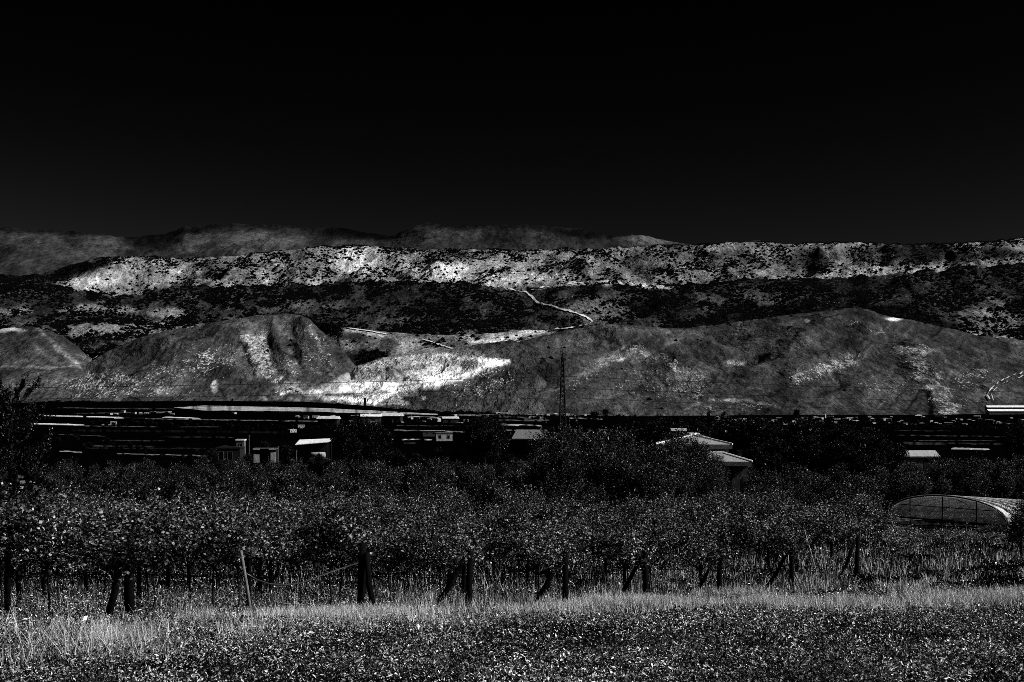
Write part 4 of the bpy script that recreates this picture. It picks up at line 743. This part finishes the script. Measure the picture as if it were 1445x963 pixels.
# greenhouse: arched film tunnel running back to the right on falling ground, front arch turned a little to the left
wG = 10.8; LG = 13.0; th = math.radians(55); cx0 = (1334-CX)/F*105.5; gzb = gz(cx0, 105.5)
root = empty('greenhouse', (cx0, 105.5, gzb), -th); tag(root, 'arched film greenhouse with ribbed pale roof among the bushes', 'greenhouse')
spring = -(735-HY)/F*105.5-gzb; apex = -(701-HY)/F*105.5-gzb; nA = 22; drop = 1.0/LG
def filmmat(name, v, alpha, trans):
    m, fnt, b = new_mat(name); tcg = N(fnt, 'ShaderNodeTexCoord'); ng = noise(fnt, tcg.outputs['Object'], 1.1, 6, .7)
    cg = math_(fnt, 'MULTIPLY', mapr(fnt, ng, .35, .65, .25, 1.7), v); fnt.links.new(cg, b.inputs['Base Color']); b.inputs['Roughness'].default_value = .4; b.inputs['Specular IOR Level'].default_value = .3
    out = [n for n in fnt.nodes if n.type == 'OUTPUT_MATERIAL'][0]; tr = fnt.nodes.new('ShaderNodeBsdfTranslucent'); fnt.links.new(cg, tr.inputs['Color'])
    tp = fnt.nodes.new('ShaderNodeBsdfTransparent'); m1 = fnt.nodes.new('ShaderNodeMixShader'); m2 = fnt.nodes.new('ShaderNodeMixShader'); m1.inputs[0].default_value = trans; m2.inputs[0].default_value = alpha
    fnt.links.new(b.outputs[0], m1.inputs[1]); fnt.links.new(tr.outputs[0], m1.inputs[2]); fnt.links.new(tp.outputs[0], m2.inputs[1]); fnt.links.new(m1.outputs[0], m2.inputs[2]); fnt.links.new(m2.outputs[0], out.inputs[0]); return m
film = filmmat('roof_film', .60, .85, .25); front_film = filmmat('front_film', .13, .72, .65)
def arch(y, k=1.0, off=0.0):
    return [(-wG/2*k*math.cos(math.pi*i/nA), y, -drop*y+spring+(apex-spring)*math.sin(math.pi*i/nA)**.9*k+off) for i in range(nA+1)]
ns = 20; V = []; Fc = []
for q in range(ns+1): V += arch(LG*q/ns, 1.0-.022*(q % 2)-.006*random.random())
for q in range(ns):
    for i in range(nA): Fc.append((q*(nA+1)+i, q*(nA+1)+i+1, (q+1)*(nA+1)+i+1, (q+1)*(nA+1)+i))
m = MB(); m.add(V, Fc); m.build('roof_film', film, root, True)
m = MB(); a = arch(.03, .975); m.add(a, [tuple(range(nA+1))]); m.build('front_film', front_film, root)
m = MB(); nk = 30; lw = []
for i in range(nk+1):
    xx = -wG/2+wG*i/nk; yy2 = -.05-.10*math.sin(i*1.9)-.05*math.sin(i*4.1); lw += [(xx, yy2, spring-.12-.10*math.sin(i*2.7)-.12*random.random()), (xx, yy2*.4-.03, -.3)]
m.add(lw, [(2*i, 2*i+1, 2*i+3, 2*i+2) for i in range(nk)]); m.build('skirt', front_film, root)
m = MB()
for sx in (-1, 1): m.add([(sx*wG/2, 0, spring), (sx*wG/2, 0, -.3), (sx*wG/2, LG, -1.4), (sx*wG/2, LG, spring-drop*LG)], [(0, 1, 2, 3)])
m.build('side_wall', film, root)
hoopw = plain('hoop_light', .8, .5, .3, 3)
for q in range(0, ns+1, 2):
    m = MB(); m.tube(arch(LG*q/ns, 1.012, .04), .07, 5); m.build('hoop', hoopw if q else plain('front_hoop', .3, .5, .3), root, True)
for xf in (-.30, -.02, .26):
    m = MB(); zt = spring+(apex-spring)*math.sqrt(max(0, 1-(2*xf)**2))**.9; m.bar((xf*wG, -.06, -.3), (xf*wG, -.06, zt-.02), .05); m.build('front_post', darkw, root)
m = MB(); m.bar((-wG/2, -.07, spring), (wG/2, -.07, spring), .06); m.build('front_beam', darkw, root)
m = MB(); hz = spring+(apex-spring)*.55; m.bar((-wG*.40, -.05, hz), (wG*.40, -.05, hz), .03); m.build('front_rail', darkw, root)
for pts in ([(.10, .90), (.17, .80), (.21, .60)], [(.20, .30), (.26, .08)], [(.30, .45), (.36, .10)], [(.36, .40), (.43, .12)]):
    m = MB(); m.tube([(p*wG, -.09, spring+(apex-spring)*q) for p, q in pts], .035, 5); m.build('film_fold', hoopw, root, True)

# lattice pylon with its arms pointing along our view, wires running left and right
PD = 880.0; pb = gpx(794, PD); ph = -(499-HY)/F*PD-pb[2]; root = empty('pylon', pb); tag(root, 'tall slender lattice pylon carrying wires across the plain', 'pylon')
def half(z): return 2.0*(1-z/ph)**1.0*.75+.45 if z < ph*.93 else max(.05, .55*(ph-z)/(ph*.07))
m = MB(); zs = np.concatenate([np.linspace(-1, ph*.93, 15), [ph]])
for i in range(len(zs)-1):
    z0, z1 = zs[i], zs[i+1]; a, b = half(max(0, z0)), half(z1)
    for sx, sy in ((-1, -1), (1, -1), (1, 1), (-1, 1)): m.bar((sx*a, sy*a, z0), (sx*b, sy*b, z1), .45)
    for (p, q) in (((-1, -1), (1, -1)), ((1, -1), (1, 1)), ((1, 1), (-1, 1)), ((-1, 1), (-1, -1))):
        m.bar((p[0]*a, p[1]*a, z0), (q[0]*b, q[1]*b, z1), .22); m.bar((q[0]*a, q[1]*a, z0), (p[0]*b, p[1]*b, z1), .22)
m.build('lattice_tower', metal, root)
ARM = [(-(507-HY)/F*PD-pb[2], 3.0), (-(529-HY)/F*PD-pb[2], 4.2), (-(545-HY)/F*PD-pb[2], 4.2), (-(559-HY)/F*PD-pb[2], 4.2)]
for z, ln in ARM:
    m = MB(); h2 = half(z)
    for s in (-1, 1):
        for sx in (-1, 1): m.bar((sx*h2, s*h2, z), (0, s*ln, z+.2), .13); m.bar((sx*h2, s*h2, z+1.6), (0, s*ln, z+.2), .10)
    m.build('cross_arm', metal, root)
    for s in (-1, 1):
        m = MB(); m.tube([(0, s*ln, z+.2), (0, s*ln, z-.5), (0, s*ln, z-1.0)], [.05, .16, .05], 6); m.build('insulator', darkw, root)
wm = plain('power_line', .006, .6, .1, 1, .2, .3)
for z, ln in ARM[1:]:
    for s in (-1, 1):
        m = MB(); pts = []
        for t in np.linspace(-1, 1, 61):
            u = abs(t); X = t*760; sag = -34*(u-u*u)*.9; drop = (-6*u if t < 0 else -15*u)
            pts.append((pb[0]+X, pb[1]+s*ln, pb[2]+z-1.0+sag*.6+drop))
        m.tube(pts, .07, 5); o = m.build('power_line', wm, None, True)
        tag(o, 'dark power line at the %s level of the pylon, on its %s side' % ({529: 'upper', 545: 'middle', 559: 'lower'}[round(HY-(z+pb[2])/PD*F)], 'far' if s > 0 else 'near'), 'wire', 'power lines hung on the pylon')
# hedges and tree rows far out on the plain
hedge = [Proto(make_tree('hedgerow_tree', 7.0, 3.6, .2, 150, 18, .55, leaf_dark, 400+i, .4, 1.2, .3, .8, .2, 6)) for i in range(3)]
def row(x0, x1, y0, y1, hpx, step, ds, gp, jit=.5, sq=1.0):
    x = x0
    while x <= x1:
        t = (x-x0)/max(1, x1-x0); y = y0*(1-t)+y1*t+random.uniform(-jit, jit); b = gpy(x, y)
        if b[1] > 2150: b = gpx(x, 1990)
        hh = hpx/F*b[1]*random.uniform(.75, 1.2); s = hh/7.0
        hedge[random.randrange(3)].place(b, random.random()*6.28, (s*sq, s*sq, s), ds, 'tree', gp); x += step*random.uniform(.7, 1.3)
def tree_mass(name, pts, lab):
    """a far wood that reads as one dark mass: leaf clumps on many crowns in one mesh; pts = (x, y, z, crown radius, height)"""
    g = np.random.default_rng(len(pts)); C = []
    for x, y, z, r, h in pts:
        k = 260; u = unit(g.normal(size=(k, 3)))*(g.random((k, 1))**.4)*np.array((r, r, h*.5)); C.append(u+np.array((x, y, z+h*.5)))
    V, Q, rnd = leafquads(np.concatenate(C), 2.5, g, .4, .7); o = mesh_np(name, V, Q, leaf_wood, None, {'rnd': rnd}); tag(o, lab, 'wood', None, 'stuff')
pts = []
for x0, x1, ya, yb in ((55, 480, 571.5, 575.5), (470, 700, 579.0, 587.0)):
    for x in np.arange(x0, x1, 2.0):
        y = ya+(yb-ya)*(x-x0)/(x1-x0); dd = 1930+random.uniform(-15, 15); hh = (3.0+4.5*random.random()**3)/F*dd; pts.append((((x+random.uniform(-1, 1))-CX)/F*dd, dd, -(y-HY)/F*dd-.6, hh*.8, hh))
tree_mass('distant_treeline', pts, 'low black line of trees along the foot of the left hills and quarry')
row(690, 900, 591, 592, 5, 5, 'dark tree among the village houses by the pylon', 'trees of the village by the pylon', 2.5)
row(1000, 1445, 596, 600, 6, 5.0, 'dark tree among the houses at the foot of the broad hill', 'trees of the village along the broad hill', 4.0)
row(1245, 1440, 606, 608, 6, 6, 'dark tree in the hedgerow beyond the right grove', 'hedgerow trees right of the grove', 1.5)
row(500, 700, 594, 601, 6, 8, 'dark tree among the hamlet houses below the quarry', 'trees of the hamlet below the quarry', 4)
row(120, 480, 598, 608, 7, 9, 'dark tree in a hedgerow crossing the left plain', 'hedgerow trees on the left plain', 5)
row(70, 330, 625, 650, 9, 12, 'dark tree in the near hedgerow on the left plain', 'near hedgerow trees on the left plain', 9)
def single(x, y, hpx, dd, sq, lab):
    b = gpx(x, dd); zz = -(y-HY)/F*dd; hh = hpx/F*dd; s = hh/7.0; hedge[random.randrange(3)].place((b[0], b[1], zz), random.random()*6, (s*sq, s*sq, s), lab, 'tree')
for x, y, hp_, sq, lab in [(328, 570, 9, .35, 'slim dark poplar before the rocky hill'), (270, 581, 6, .6, 'left dark bush on the left end of the pale field'), (277, 581, 6, .6, 'middle dark bush on the left end of the pale field'), (283, 581, 5.5, .45, 'right dark bush on the left end of the pale field')]: single(x, y, hp_, 1560 if y > 575 else 1900, sq, lab)
for x, y, hp_, sq, lab in [(1000, 596, 17, .28, 'tall slim cypress, left of the pair right of the grove top'), (1021, 598, 20, .3, 'tall slim cypress, right of the pair right of the grove top'), (1125, 590, 14, 1.0, 'loose dark tree above the grove at the hill foot'), (840, 592, 12, 1.2, 'broad dark tree right of the pylon foot'), (855, 588, 12, 1.0, 'leaning dark tree right of the pylon foot')]: single(x, y, hp_, 1700, sq, lab)
# black woodland left of the saddle and the clump behind the quarry
def wood(lay, spots, hpx, lab, gp):
    for x, y in spots:
        b = on(lay, x, y); s = hpx/F*b[1]/7.0*random.uniform(.85, 1.2); hedge[random.randrange(3)].place((b[0], b[1], b[2]-1.5), random.random()*6, (s*.8, s*.8, s), lab, 'tree', gp)
pts = []
while len(pts) < 70:
    x, y = random.uniform(436, 485), random.uniform(452, 478)
    if y > 451+(x-434)*.24 and y < 464+(x-434)*.27:
        b = on('saddle', x, max(y, 466)); h = 9/F*b[1]*random.uniform(.8, 1.2); pts.append((b[0], b[1], -(y+4-HY)/F*b[1], h*.5, h))
tree_mass('woodland', pts, 'black wood filling the slope behind the top of the rocky hill')
pts = []
while len(pts) < 44:
    x, y = random.uniform(507, 547), random.uniform(497, 518)
    if y > 499+abs(x-530)*.25 and y < 519-(x-507)*.28:
        b = on('saddle', x, y); h = 10/F*b[1]*random.uniform(.8, 1.2); pts.append((b[0], b[1], b[2]-1.5, h*.45, h))
tree_mass('woodland', pts, 'black clump of trees on the slope behind the quarry')
